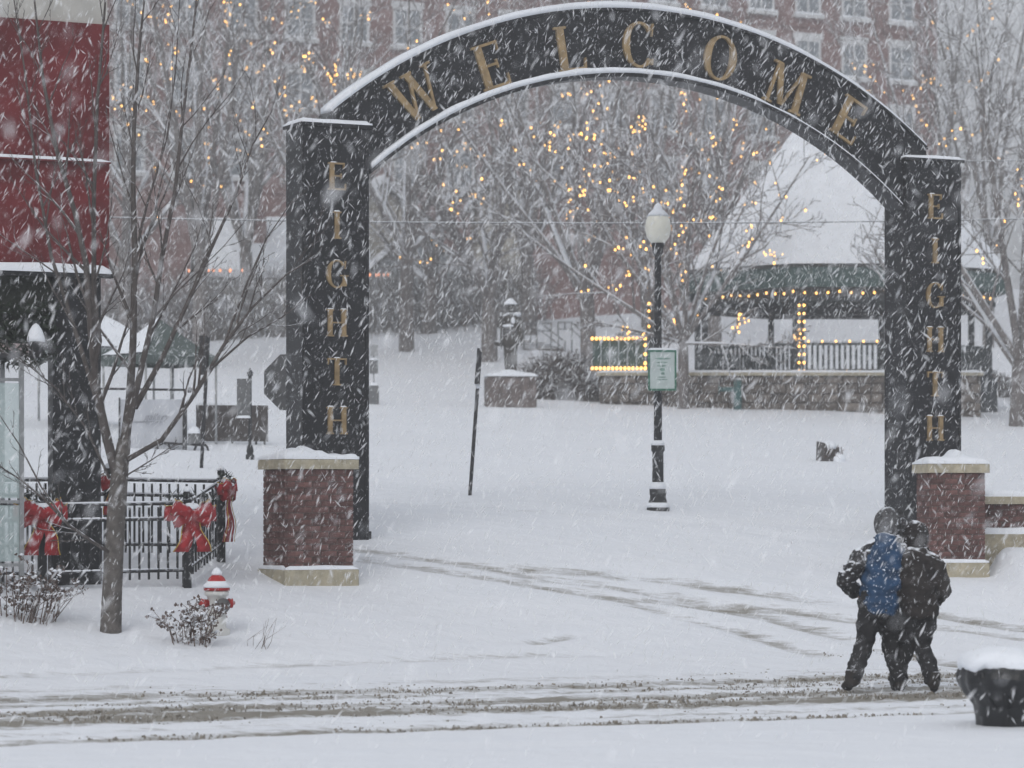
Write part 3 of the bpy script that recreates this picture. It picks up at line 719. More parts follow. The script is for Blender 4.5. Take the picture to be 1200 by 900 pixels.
# ------------------------------------------------------------------ dried flower shrubs poking out of the snow
def shrub(label, loc, width, h, n, seed, dens=1.0):
    t_ = thing('dried_shrub', label, 'shrub', loc, 0, 'dried shrubs in the snowy bed'); rr = random.Random(seed)
    st, hd, sn = MB(), MB(), MB()
    for i in range(n):
        a = rr.uniform(-1, 1); bx = a*width*.26; by = rr.uniform(-.12, .12)
        tip = Vector((a*width*.5*rr.uniform(.6, 1.05), by + rr.uniform(-.25, .25), h*rr.uniform(.35, 1.0)*(1-.35*abs(a))))
        base = Vector((bx, by, -.08)); mid = base.lerp(tip, .55) + Vector((rr.uniform(-.04,.04), rr.uniform(-.04,.04), .06))
        st.tube([base, mid, tip], [.006, .005, .003], 4, False)
        for q in range(rr.randint(3, 5)):      # side stalks, each with a flat dry flower head
            p0 = base.lerp(mid, rr.uniform(.3,1)) if q > 2 else mid.lerp(tip, rr.random()); p1 = p0 + Vector((rr.uniform(-.11,.11), rr.uniform(-.10,.10), rr.uniform(.0,.10)))
            st.tube([p0, p1], [.004, .003], 3, False)
            for e in range(int(rr.randint(7, 14)*dens)):
                c = p1 + Vector((rr.gauss(0,.026), rr.gauss(0,.026), rr.gauss(0,.017))); nrm = Vector((rr.uniform(-1,1), rr.uniform(-1,1), rr.uniform(-1,1))).normalized()
                x_ = nrm.orthogonal().normalized()*rr.uniform(.010,.021); y_ = nrm.cross(x_)
                hd.add([c-x_-y_*.6, c+x_-y_, c+x_*.6+y_, c-x_+y_*.7], [(0,1,2,3)])
            if rr.random() < .55:
                r_ = rr.uniform(.012, .030); sn.ell(p1 + Vector((0,0,.022)), (r_, r_*.9, r_*.55), 7, 4)
    st.build('stem', M_stem, t_)
    tag(hd.build('seed_head', M_dry, t_), kind='stuff'); tag(sn.build('snow_clump', M_snow, t_, True), kind='stuff')
shrub('brown dried shrub full of seed heads in front of the hydrant', GY(230, 33.25), 1.05, .50, 24, 1, .7)
shrub('broad brown dried shrub under the glass kiosk beside the tree trunk', GY(12, 33.6), 1.85, .66, 48, 2, .75)
wd = thing('bare_weed', 'few thin bare stalks in the snow beside the hydrant', 'weed', GY(303, 33.3)); mb = MB(); rr = random.Random(3)
for i in range(9):
    b0 = Vector((rr.uniform(-.12,.12), rr.uniform(-.08,.08), -.03)); mb.tube([b0, b0+Vector((rr.uniform(-.06,.12), 0, rr.uniform(.08,.2))), b0+Vector((rr.uniform(-.08,.22), .02, rr.uniform(.2,.36)))], [.004,.003,.0015], 3, False)
mb.build('stalk', M_stem, wd)

# ------------------------------------------------------------------ trees
class Tree:
    def __init__(self, seed): self.r = random.Random(seed); self.polys = []
    def limb(self, p, d, L_, r0, lvl, seg=5, up=.12, wob=.18, r1=None):
        pts = [p.copy()]; rad = [r0]; d = d.normalized(); n = seg; r1 = r0*.35 if r1 is None else r1
        for i in range(n):
            d = (d + Vector((self.r.gauss(0,wob), self.r.gauss(0,wob), self.r.gauss(0,wob)*.6 + up))*(1.6/n)).normalized()
            p = p + d*(L_/n); pts.append(p.copy()); rad.append(r0 + (r1-r0)*(i+1)/n)
        self.polys.append((lvl, pts, rad)); return pts, rad
    def branch(self, pts, rad, lvl, maxl, counts, ratio, ang, up, start=.25, minr=.004):
        if lvl > maxl: return
        L_ = sum((pts[i+1]-pts[i]).length for i in range(len(pts)-1)); n = counts[lvl]
        for k in range(n):
            t_ = start + (1-start)*(k + self.r.random())/n; q = t_*(len(pts)-1); i = min(int(q), len(pts)-2); f = q-i
            p = pts[i].lerp(pts[i+1], f); d0 = (pts[i+1]-pts[i]).normalized(); r_ = rad[i] + (rad[i+1]-rad[i])*f
            ax = d0.orthogonal().normalized(); ax.rotate(Matrix.Rotation(self.r.uniform(0, 6.283), 3, d0))
            d = d0.copy(); d.rotate(Matrix.Rotation(R(self.r.uniform(*ang)), 3, ax))
            l2 = L_*ratio*(1.15 - .55*t_)*self.r.uniform(.7, 1.25)
            p2, r2 = self.limb(p, d, l2, max(minr, r_*self.r.uniform(.45,.65)), lvl, 5 if lvl < 2 else (4 if lvl == 2 else 3), up, .2, minr*.8)
            self.branch(p2, r2, lvl+1, maxl, counts, ratio, ang, up, .2, minr)
    def meshes(self, org):
        tr, cr = MB(), MB()
        for lvl, pts, rad in self.polys:
            (tr if lvl == 0 else cr).tube([p-org for p in pts], rad, (9, 6, 5, 3, 3, 3)[lvl], False)
        return tr, cr

def background_tree(name, label, base, H, spread, seed, lights=0, r0=.22, lean=0, fork=.22, twigs=(7, 7, 6, 5), m_=None, minr=.011, group='bare park trees', lightlabel=None, low=0.0):
    T = Tree(seed); base = Vector(base); t_ = thing(name, label, 'tree', base, 0, group)
    b0 = base - Vector((0,0,.3))
    pts, rad = T.limb(b0, Vector((lean, 0, 1)), H*fork+.3, r0, 0, 5, .05, .05, r0*.8)
    top = pts[-1]; nl = twigs[0]
    for k in range(nl):
        a = 6.283*k/nl + T.r.uniform(-.4,.4); tilt = R(T.r.uniform(12, 52))*spread if k else R(6)
        d = Vector((math.cos(a)*math.sin(tilt), math.sin(a)*math.sin(tilt), math.cos(tilt)))
        st = pts[-1] if k % 3 else pts[-2].lerp(pts[-1], T.r.random())
        p1, r1 = T.limb(st, d, H*(1-fork)*T.r.uniform(.75, 1.02)*(1 if k else 1.05), r0*T.r.uniform(.38,.58), 1, 8, .06, .14, minr*1.5)
        T.branch(p1, r1, 2, 4, (0, 0, twigs[1], twigs[2], twigs[3]), .42, (22, 58), .07, .15, minr)
    for k in range(int(low)):
        a = T.r.uniform(0, 6.28); p1, r1 = T.limb(top, Vector((math.cos(a), math.sin(a), T.r.uniform(-.1,.5))), H*.33*T.r.uniform(.8,1.2), r0*.35, 1, 7, .02, .16, minr*1.5)
        T.branch(p1, r1, 2, 4, (0, 0, twigs[1], twigs[2], twigs[3]), .42, (22, 60), .03, .15, minr)
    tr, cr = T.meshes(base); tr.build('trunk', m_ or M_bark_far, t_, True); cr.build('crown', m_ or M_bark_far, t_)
    if lights:
        lt = MB(); cand = [(l, p) for l, p, r_ in T.polys if l in (1, 2, 3)]; n = 0
        loc = thing('string_lights', lightlabel or ('warm fairy lights wound through ' + label[:40]), 'string lights', base, 0, 'fairy lights in the park trees')
        wire = MB()
        lights = int(lights*.85)
        while n < lights:
            l, p = T.r.choice(cand); f0 = T.r.uniform(.1, .6); m2 = T.r.randint(1, 5); prev = None
            for q in range(m2):
                f = min(.99, f0 + q*T.r.uniform(.09,.20))*(len(p)-1); i = int(f); c = p[i].lerp(p[min(i+1,len(p)-1)], f-i) - base
                c = c + Vector((T.r.gauss(0,.07), -.05 + T.r.gauss(0,.05), T.r.gauss(0,.07)))
                if c.z < 1.6: continue
                s_ = T.r.uniform(.015, .036); lt.ell(c, (s_, s_, s_*1.35), 5, 3); n += 1
                if prev is not None: wire.tube([prev, c], .004, 3, False)
                prev = c
        tag(lt.build('bulb', M_light, loc), kind='stuff')
        if wire.v: tag(wire.build('wire', M_dkpost, loc), kind='stuff')
    return t_

# the young street tree in front of the red canopy
TY = 33.5; tb = GY(129, TY)
T = Tree(11)
def tp(px, py, dy=0): return W(px, py, TY + dy)
limbs = [
 (0, [(129,760,0),(131,700,0),(134,640,0),(137,590,0),(141,545,0),(146,515,0)], (14,12.6,11.8,11.6,10.5,8)),
 (1, [(146,522,0),(152,470,.1),(156,400,.15),(158,300,.2),(156,220,.3),(157,150,.35),(163,60,.4),(175,-60,.5)], (9,7.2,6,5,4.2,3.4,2.4,1)),
 (1, [(137,560,0),(122,500,-.1),(112,450,-.2),(106,380,-.3),(101,310,-.35),(88,250,-.4),(66,175,-.45),(50,90,-.5),(36,-40,-.5)], (8.5,7.8,6.5,5.6,5,4.2,3.4,2.6,1)),
 (1, [(112,440,-.2),(110,340,-.1),(110,230,0),(114,120,.1),(122,20,.2),(128,-60,.2)], (5,4.4,3.6,2.8,2,1)),
 (1, [(150,500,.1),(166,430,-.2),(180,370,-.4),(190,300,-.5),(205,225,-.6),(214,140,-.7),(226,40,-.8),(235,-50,-.8)], (6,5,4.4,3.8,3.2,2.5,1.8,1)),
 (1, [(158,478,.1),(190,420,.3),(222,350,.5),(248,290,.6),(276,230,.7),(296,170,.8),(330,110,.9)], (5.5,4.4,3.6,3,2.3,1.6,.8)),
 (1, [(146,540,0),(190,515,-.3),(228,462,-.5),(262,405,-.7),(296,360,-.8),(335,322,-.9),(372,300,-1)], (5.2,4.6,4,3.2,2.4,1.6,.8)),
 (2, [(222,472,-.5),(250,430,-.3),(290,395,-.2),(330,372,-.1),(365,345,0)], (2.8,2.2,1.8,1.2,.6)),
 (2, [(262,405,-.7),(290,330,-.6),(312,280,-.5),(345,232,-.4)], (2.2,1.7,1.2,.6)),
 (1, [(133,650,0),(110,636,-.3),(80,615,-.5),(52,585,-.6),(24,562,-.7),(-10,540,-.8)], (3.6,3,2.6,2,1.5,.9)),
 (2, [(80,615,-.5),(48,570,-.3),(22,520,-.2),(-5,480,-.1)], (2,1.6,1.2,.7)),
 (1, [(128,560,0),(100,500,-.4),(66,455,-.6),(36,430,-.8),(0,410,-.9)], (2.6,2.1,1.7,1.2,.7)),
 (1, [(120,490,-.1),(92,400,.2),(60,300,.4),(42,200,.5),(30,90,.6),(12,-30,.6)], (4.2,3.6,3,2.3,1.6,.9)),
 (1, [(138,575,0),(150,556,-.2),(176,540,-.4),(206,520,-.5)], (2,1.6,1.1,.6)),
 (2, [(158,300,.2),(172,240,.1),(196,160,0),(206,80,-.1),(212,-30,-.2)], (2.6,2.2,1.7,1.2,.7)),
]
for lvl, P, wd_ in limbs:
    pts = [tp(*p) for p in P]; T.polys.append((lvl, pts, [w_*(.95 if lvl == 0 else .70)/FP*TY for w_ in wd_]))
for lvl, pts, rad in list(T.polys):
    if lvl == 0: continue
    T.branch(pts, rad, 2 if lvl == 1 else 3, 4, (0, 0, 11, 5, 3), .26, (16, 42), .14, .18, .003)
tree0 = thing('street_tree', 'young bare street tree with upswept limbs in front of the red panels', 'tree', tb)
tr, cr = T.meshes(tb); tr.build('trunk', M_bark, tree0, True); cr.build('crown', M_twig, tree0)

# park trees: (spot px, py or depth), height, spread
def base_at(px, py=None, Y=None): return G(px, py) if Y is None else GY(px, Y)
background_tree('park_tree', 'bare tree with thick trunk directly behind the soldier statue', G(573, 424), 9.6, 1.0, 21, 46, .30, twigs=(7,7,5,4), lightlabel='sparse warm fairy lights in the bare tree behind the statue')
background_tree('park_tree', 'snowy wide bare tree covered in fairy lights behind the lamp post', GY(800, 83.2), 8.8, 1.15, 22, 330, .17, 0, .20, (11,8,6,5), low=3, lightlabel='dense warm fairy lights in the wide tree behind the lamp post')
background_tree('park_tree', 'bare upright tree with fairy lights at the right edge', GY(1192, 80), 10.4, .75, 23, 130, .24, 0, .16, (8,8,6,4), lightlabel='warm fairy lights in the upright tree right of the arch')
background_tree('park_tree', 'stout bare tree on the slope before the pale blue house', G(503, 389), 7.0, 1.2, 24, 0, .34, 0, .28, (7,7,6,4))
background_tree('park_tree', 'bare lit tree rising between the red panels and first pillar', GY(236, 98), 14.5, .9, 25, 130, .28, 0, .25, (8,7,5,4), lightlabel='warm fairy lights high in the tree beside the red panels')
background_tree('park_tree', 'bare lit tree peeking over the top of the first pillar', GY(385, 101), 14.8, .85, 26, 150, .28, 0, .25, (8,7,5,4), lightlabel='warm fairy lights above the first arch pillar')
background_tree('park_tree', 'tall bare tree with fairy lights under the letter C', GY(690, 96), 12.0, .95, 27, 170, .28, 0, .22, (8,7,5,4), lightlabel='warm fairy lights in the tall tree under the letter C')
background_tree('park_tree', 'bare tree with few lights under the letters W and E', GY(476, 106), 13.5, .95, 28, 70, .28, 0, .25, (8,6,5,4), lightlabel='warm fairy lights in the tree under the letters W and E')
background_tree('park_tree', 'tall bare tree behind the snowy bandstand roof on its left', GY(838, 108), 13.0, .8, 29, 60, .26, 0, .25, (7,7,5,4), lightlabel='few warm fairy lights beside the bandstand roof peak')
background_tree('park_tree', 'bare tree under the letter L with a dense dark crown', GY(620, 112), 13.0, .95, 30, 20, .30, 0, .22, (8,7,5,4), lightlabel='very few warm lights in the dark tree under the letter L')
background_tree('park_tree', 'pale upright bare tree against the sky at the top right corner', GY(1158, 112), 17.5, .6, 31, 60, .22, 0, .2, (7,7,5,4), lightlabel='warm fairy lights against the sky in the top right corner')
background_tree('park_tree', 'bare tree whose low twigs droop right before the bandstand roof', GY(1066, 80), 6.6, 1.25, 32, 0, .16, 0, .42, (6,5,4,3))
background_tree('park_tree', 'dark bare tree behind the beige house roofs', GY(292, 118), 15.5, .95, 33, 60, .30, 0, .22, (8,7,5,4), lightlabel='warm fairy lights behind the beige house roofs')
background_tree('park_tree', 'bare tree hidden mostly behind the red panels', GY(150, 102), 14.0, .9, 34, 70, .28, 0, .24, (7,7,5,4), lightlabel='warm fairy lights beside the edge of the red panels')
background_tree('park_tree', 'bare tree standing behind the lit tree under the letter O', GY(760, 114), 12.5, .95, 35, 60, .28, 0, .22, (8,6,5,4), lightlabel='warm fairy lights under the letter O')
background_tree('park_tree', 'bare tree between the second pillar and the sky', GY(1108, 118), 14.5, .8, 36, 40, .26, 0, .22, (7,7,5,4), lightlabel='warm fairy lights climbing beside the brick building corner')

# a brushy thicket along the crest
def thicket(label, pts, n, h, seed, m_=None, r=.016):
    mb = MB(); rr = random.Random(seed); o = Vector(pts[0])
    for i in range(n):
        t_ = rr.random()*(len(pts)-1); k = min(int(t_), len(pts)-2); p = Vector(pts[k]).lerp(Vector(pts[k+1]), t_-k) + Vector((rr.gauss(0,.5), rr.gauss(0,1.2), 0)); p.z = gz(p.x, p.y) - .1
        hh = h*rr.uniform(.45, 1.1); d = Vector((rr.gauss(0,.25), rr.gauss(0,.2), 1)).normalized(); q = p + d*hh*.5 + Vector((rr.gauss(0,.12), 0, 0)); e = p + d*hh + Vector((rr.gauss(0,.3), 0, 0))
        mb.tube([p-o, q-o, e-o], [r, r*.8, r*.4], 3, False)
        for s_ in range(3):
            w_ = q.lerp(e, rr.random()*.8); mb.tube([w_-o, w_ + Vector((rr.gauss(0,.28), rr.gauss(0,.2), rr.uniform(.05,.5)))*h*.35 - o], [r*.6, r*.3], 3, False)
    ob = mb.build('thicket', m_ or M_bark_far, loc=o); return tag(ob, label, 'thicket', kind='stuff')
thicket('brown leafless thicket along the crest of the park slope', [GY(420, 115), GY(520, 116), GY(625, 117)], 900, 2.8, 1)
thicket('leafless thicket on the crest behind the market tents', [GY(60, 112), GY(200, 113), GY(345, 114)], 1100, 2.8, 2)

# ------------------------------------------------------------------ bandstand on its stone terrace
gY = 90.0; gx = (985-HX)/FP*gY; gr = gz(gx, gY); DZ = 5.42
gz0 = DZ - .25
gb = thing('bandstand', 'octagonal green park bandstand with a steep snow covered roof', 'bandstand', (gx, gY, gz0), 0)
def L_(z): return z - gz0
RP, RE = 4.42, 4.95
ang8 = [R(22.5 + 45*k) for k in range(8)]
EZ = L_(CZ + (590-313)/FP*85.5); AZ = L_(CZ + (590-90)/FP*gY)
def octring(r, z, a=ang8): return [(r*math.cos(t), r*math.sin(t), z) for t in a]
mb = MB(); mb.add(octring(RP+.25, L_(DZ)-1.2) + octring(RP+.25, L_(DZ)), [tuple(range(7,-1,-1)), tuple(range(8,16))] + [(i,(i+1)%8,8+(i+1)%8,8+i) for i in range(8)]); mb.build('floor_deck', M_gazdark, gb)
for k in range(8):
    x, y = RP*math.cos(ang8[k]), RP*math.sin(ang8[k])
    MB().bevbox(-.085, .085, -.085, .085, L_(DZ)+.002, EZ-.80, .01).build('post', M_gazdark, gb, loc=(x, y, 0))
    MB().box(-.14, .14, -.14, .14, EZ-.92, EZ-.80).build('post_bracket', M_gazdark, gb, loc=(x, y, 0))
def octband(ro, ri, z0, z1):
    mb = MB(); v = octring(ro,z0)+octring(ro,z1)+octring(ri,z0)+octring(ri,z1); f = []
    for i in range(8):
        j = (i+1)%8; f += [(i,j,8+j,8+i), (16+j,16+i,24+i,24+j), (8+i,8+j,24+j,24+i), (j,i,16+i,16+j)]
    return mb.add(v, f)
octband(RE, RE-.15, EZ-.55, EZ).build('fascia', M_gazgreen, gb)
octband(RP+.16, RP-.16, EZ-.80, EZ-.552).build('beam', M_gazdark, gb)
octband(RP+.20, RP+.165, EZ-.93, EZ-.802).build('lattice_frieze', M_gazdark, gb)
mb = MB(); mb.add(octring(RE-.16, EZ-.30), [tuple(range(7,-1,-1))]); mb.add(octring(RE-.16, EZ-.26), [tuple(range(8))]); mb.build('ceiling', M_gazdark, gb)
mb = MB(); v = octring(RE+.03, EZ+.003) + [(0,0,AZ-.1)]; mb.add(v, [tuple(range(7,-1,-1))] + [(i,(i+1)%8,8) for i in range(8)]); rf = mb.build('roof', M_roof, gb)
mb = MB(); rings = []; nr = 26; rr = random.Random(4)
for q in range(nr+1):
    f = q/nr; r_ = (RE+.06)*(1-f) + .10*f; z = EZ + .10 + (AZ-EZ)*f + .04*math.sin(q*2.1)*0
    for i in range(8):
        for w_ in range(4):
            a = ang8[i] + (ang8[(i+1)%8] - ang8[i] + (6.2832 if i == 7 else 0))*w_/4
            cr_ = math.cos(R(22.5))/math.cos((a-ang8[i]) - R(22.5))
            rings.append((r_*cr_*math.cos(a), r_*cr_*math.sin(a), z + .05*mnoise.noise((r_*math.cos(a)*.9, r_*math.sin(a)*.9, z*.7))))
fs = [(q*32+i, q*32+(i+1)%32, (q+1)*32+(i+1)%32, (q+1)*32+i) for q in range(nr) for i in range(32)] + [tuple(range(31,-1,-1)), tuple(range(nr*32,(nr+1)*32))]
mb.add(rings, fs); mb.build('roof_snow', M_snow, rf)
MB().lathe([(.10,AZ), (.14,AZ+.06), (.05,AZ+.12), (.012,AZ+.22)], 10).build('finial', M_gazdark, rf, True)
bal_m = MB().box(-.03, .03, -.03, .03, .16, .83).mesh('baluster')
for k in range(8):
    if k == 1: continue
    a, b_ = Vector(octring(RP, 0)[k]), Vector(octring(RP, 0)[(k+1)%8]); d = (b_-a); ln_ = d.length; rz = math.atan2(d.y, d.x); zb = L_(DZ)
    for z0, z1, w_ in ((.83, .90, .045), (.10, .16, .035), (.005, .04, .035)):
        mb = MB(); mb.box(.12, ln_-.12, -w_, w_, z0, z1); mb.build('rail', M_gazrail, gb, loc=(a.x, a.y, zb), rz=rz)
    n = 22
    for i in range(1, n):
        p = a.lerp(b_, i/n); link('baluster', bal_m, M_gazrail, gb, loc=(p.x, p.y, zb), rz=rz)
# festive lights on the bandstand: eave line, front rail, one wrapped post
def bulbs(name, label, pts, loc, s=.032, m_=None, group=None):
    t_ = thing(name, label, 'string lights', loc, 0, group); mb, wr = MB(), MB(); prev = None
    for p in pts:
        p = Vector(p) - Vector(loc); mb.ell(p, (s, s, s*1.2), 6, 4)
        if prev is not None and (p-prev).length < 1.6: wr.tube([prev, p], .006, 3, False)
        prev = p
    tag(mb.build('bulb', m_ or M_light, t_), kind='stuff'); tag(wr.build('wire', M_dkpost, t_), kind='stuff'); return t_
G0 = Vector((gx, gY, gz0)); pts = []
fr = [Vector(octring(RP+.24, EZ-.66)[k]) for k in (4, 5, 6, 7)]
for a, b_ in zip(fr[:-1], fr[1:]):
    for i in range(11): pts.append(G0 + a.lerp(b_, i/11) + Vector((0, 0, -.05*math.sin(math.pi*(i%4)/4))))
bulbs('string_lights', 'row of warm bulbs under the bandstand eave', pts, G0)
pts = []; a, b_ = Vector(octring(RP+.09, 0)[5]), Vector(octring(RP+.09, 0)[6])
for i in range(1, 9): pts.append(G0 + a.lerp(b_, i/9) + Vector((0,-.02,L_(DZ)+.93)))
for i in range(9, 0, -1): pts.append(G0 + a.lerp(b_, i/9.5) + Vector((0,-.04,L_(DZ)+.09)))
bulbs('string_lights', 'warm bulbs along the front railing of the bandstand', pts, G0, .03)
pp = W(939, 440, 84.6); pp.z = DZ
lpst = thing('wrapped_post', 'slim entrance post wound with warm lights before the bandstand', 'post', pp)
MB().bevbox(-.075, .075, -.075, .075, -.6, 1.92, .01).build('shaft', M_gazdark, lpst)
mb = MB()
for i in range(9):
    for dx in (-.07, .07): mb.ell((dx, -.09, .05+i*.225), (.036,.036,.04), 6, 4)
tag(mb.build('bulb', M_light, lpst), kind='stuff')

# stone terrace wall in front of the bandstand, stone by stone
wY = 84.2
x0, x1 = (702-HX)/FP*wY, (1150-HX)/FP*wY
sw = thing('stone_terrace_wall', 'low rubble stone terrace wall under the bandstand railing', 'wall', (x0, wY, DZ), 0)
zbot = -1.35
MB().box(.05, x1-x0-.05, .10, .55, zbot, -.10).build('wall_core', M_mortar, sw)
rr = random.Random(6); z = zbot
while z < -.14:
    h_ = min(rr.uniform(.20, .30), -.10 - z); x = 0
    while x < x1-x0:
        w_ = rr.uniform(.28, .62); w_ = min(w_, x1-x0-x)
        if w_ > .05:
            MB().bevbox(-w_/2+.012, w_/2-.012, -.12, .12, -h_/2+.012, h_/2-.012, .03).build('stone', M_stone, sw, loc=(x+w_/2, .13+rr.uniform(-.025,.025), z+h_/2))
        x += w_
    z += h_
cpn = MB().box(-.05, x1-x0+.05, -.08, 1.2, -.098, -.01).build('coping_stone', M_lime, sw)
MB().pad(-.05, x1-x0+.05, -.08, 1.2, -.01, .07, 60, 8, 4).build('snow_cap', M_snow, cpn, True)
# teal standpipe before the terrace wall
tpn = G(853, 474); sp = thing('standpipe', 'teal painted standpipe with side arm before the stone wall', 'standpipe', (tpn.x, wY-.35, gz(tpn.x, wY-.35)))
sp_z = CZ - (474-HY)/FP*wY - sp.location.z
MB().tube([(0,0,-.2), (0,0,.82)], .11, 10).build('pipe', M_teal, sp, True)
MB().tube([(0,0,.56), (-.50,0,.56)], .07, 10).build('side_arm', M_teal, sp, True)
MB().tube([(-.50,0,.56), (-.52,0,.56)], .12, 10).build('flange', M_teal, sp, True)
MB().pad(-.10, .10, -.10, .10, .82, .06, 6, 6, 2).build('snow_cap', M_snow, sp, True)
# lit green panel by the terrace stairs
gpY = 84.6; gp = W(694, 437, gpY); gp.z = max(gp.z, DZ+.09)
pn = thing('lit_panel', 'green panel edged with glowing bulbs at the end of the terrace', 'panel', (gp.x, gpY, gp.z), 0)
lw_, lh = 62/FP*gpY, 37/FP*gpY
for i in range(6): MB().box(i*lw_/6+.01, (i+1)*lw_/6-.01, 0, .06, .06, lh-.06).build('board', M_gazgreen, pn)
MB().box(-.03, lw_+.03, -.03, .10, lh-.058, lh).build('top_rail', M_gazgreen, pn); MB().box(-.03, lw_+.03, -.03, .10, 0, .058).build('bottom_rail', M_gazgreen, pn)
MB().box(0, lw_, .02, .09, -.085, -.002).build('footing', M_stone, pn)
MB().bevbox(lw_+.04, lw_+.26, -.08, .16, -.09, 1.75, .01).build('newel_post', M_gazdark, pn)
MB().pad(lw_+.04, lw_+.26, -.08, .16, 1.75, .1, 6, 6, 1).build('snow_cap', M_snow, pn, True)
pts = [Vector((gp.x+lw_*i/13, gpY-.06, gp.z+lh-.02)) for i in range(14)] + [Vector((gp.x+lw_*1.0, gpY-.06, gp.z+lh-.2-i*.25)) for i in range(3)] + [Vector((gp.x+lw_*(13-i)/13, gpY-.06, gp.z+.03)) for i in range(14)]
bulbs('string_lights', 'two rows of glowing bulbs edging the green panel', pts, gp, .042)
pts = [Vector((gp.x+lw_+.10, gpY-.12, gp.z+lh+.1+i*.21)) for i in range(8)]
bulbs('string_lights', 'vertical string of bulbs on the post beside the green panel', pts, gp, .034)
# shaggy hedge between the statue and the panel, and one under the bandstand's right side
def hedge(label, c, rx, ry, h, n, seed):
    mb = MB(); rr = random.Random(seed); c = Vector(c)
    for i in range(n):
        a = rr.uniform(0, 6.283); q = math.sqrt(rr.random()); b0 = Vector((rx*q*math.cos(a), ry*q*math.sin(a), 0)); b0.z = gz(c.x+b0.x, c.y+b0.y) - c.z - .05
        hh = h*(1-.35*q*q)*rr.uniform(.5, 1.05); d = Vector((rr.gauss(0,.18)+.15*b0.x/rx, rr.gauss(0,.15), 1)).normalized()
        m1 = b0 + d*hh*.55 + Vector((rr.gauss(0,.06),0,0)); e = b0 + d*hh
        mb.tube([b0, m1, e], [.016,.012,.007], 3, False)
        for s_ in range(4):
            w_ = m1.lerp(e, rr.uniform(-.5, .9)); mb.tube([w_, w_ + Vector((rr.gauss(0,.16), rr.gauss(0,.12), rr.uniform(-.05,.16)))], [.012,.008], 3, False)
    t_ = thing('hedge', label, 'hedge', c); tag(mb.build('twigs', M_hedge, t_), kind='stuff'); return t_
hc = G(662, 468); hedge('rounded leafless hedge between the soldier statue and lit green panel', hc, 1.0, .8, 1.5, 1100, 1)
hc = G(1152, 462); hedge('leafless shrub below the bandstand just beside the second pillar', hc, .85, .6, .95, 600, 2)
# terrace stairs with pipe railings
sY = G(640, 411).y; sp0 = W(612, 409, sY); gs = thing('terrace_stairs', 'snowy park stairs with pipe railings behind the hedge', 'stairs', sp0)
u1 = sY/FP
for i in range(5): 
    s_ = MB().box(0, (48-7*i)*u1, .30*i, .30*i+1.2, -.5, .02+.085*i).build('step', M_stone, gs)
    MB().pad(0, (48-7*i)*u1, .30*i+.01, .30*i+.28, .02+.085*i, .04, 16, 4, i).build('step_snow', M_snow, s_, True)
def rail(pts, r=.022): MB().tube(pts, r, 6).build('handrail', M_steel, gs, True)
def sxz(px, py, dy=0): return ((px-612)*u1, dy, (409-py)*u1)
for py in (379, 388): rail([sxz(612,py,-.1), sxz(646,py,-.1)])
for px in (614, 622, 629, 646): MB().tube([sxz(px,409,-.1), sxz(px,378,-.1)], .025, 6).build('baluster', M_steel, gs, True)
for d in (0, 9): rail([sxz(630,376+d,-.12), sxz(660,399+d,-.12)]); 
for d in (0, 8): rail([sxz(654,378+d,-.14), sxz(670,378+d,-.14), sxz(695,402+d,-.14)])
for px, p0, p1 in ((654, 378, 412), (670, 378, 414), (662, 399, 412), (695, 401, 420), (662, 378, 386)): MB().tube([sxz(px,p1,-.14), sxz(px,p0,-.14)], .025, 6).build('baluster', M_steel, gs, True)

# ------------------------------------------------------------------ lamp post with its sign
lY = 45.0; lb = W(771, 597, lY)
lm = thing('lamp_post', 'dark fluted lamp post with a white acorn globe and hanging sign', 'lamp post', lb, R(8))
def lz(py): return (597-py)/FP*lY
MB().lathe([(.17,-.25), (.17,.03), (.155,.06), (.12,.16), (.115,.20), (.125,.23), (.125,.30), (.085,.33)], 20).build('base', M_lampiron, lm, True)
MB().lathe([(.086,.332), (.082,lz(530)), (.10,lz(528)), (.10,lz(522)), (.065,lz(520))], 18).build('lower_shaft', M_lampiron, lm, True)
MB().lathe([(.062,lz(520)+.002), (.058,lz(420)), (.048,lz(300)), (.075,lz(296)), (.085,lz(290)), (.10,lz(287)), (.10,lz(285))], 18).build('shaft', M_lampiron, lm, True)
gl = MB().lathe([(.10,lz(285)+.002), (.165,lz(278)), (.19,lz(268)), (.175,lz(258)), (.13,lz(250)), (.06,lz(246)), (.055,lz(244)), (.03,lz(240)), (.004,lz(238))], 24).build('globe', M_globe, lm, True)
MB().lathe([(.160,lz(254)+.004), (.138,lz(250)), (.07,lz(246)+.006), (.062,lz(243)), (.045,lz(240)), (.003,lz(237.5))], 24).build('snow_cap', M_snow, gl, True)
MB().lathe([(.128,.30), (.12,.36), (.092,.40)], 18).build('base_snow', M_snow, lm, True)
MB().lathe([(.175,.03), (.165,.07), (.15,.10)], 18).build('base_snow', M_snow, lm, True)
MB().lathe([(.104,lz(522)), (.09,lz(518)), (.064,lz(516))], 18).build('ring_snow', M_snow, lm, True)
sg = W(776, 434, lY-.12)
sn_ = thing('hanging_sign', 'pale framed street sign with green print on the lamp post', 'sign', sg, R(4))
hw, hh = 14.5/FP*lY, 21.5/FP*lY
brd = MB().box(-hw, hw, -.012, .012, -hh, hh).build('board', M_sign_board, sn_)
for a in ((-hw-.025, hw+.025, hh, hh+.028), (-hw-.025, hw+.025, -hh-.028, -hh), (-hw-.026, -hw, -hh, hh), (hw, hw+.026, -hh, hh)):
    MB().box(a[0], a[1], -.022, .022, a[2], a[3]).build('frame_bar', M_sign_green, sn_)
MB().pad(-hw-.025, hw+.025, -.022, .022, hh+.028, .03, 12, 3, 1).build('snow_cap', M_snow, sn_, True)
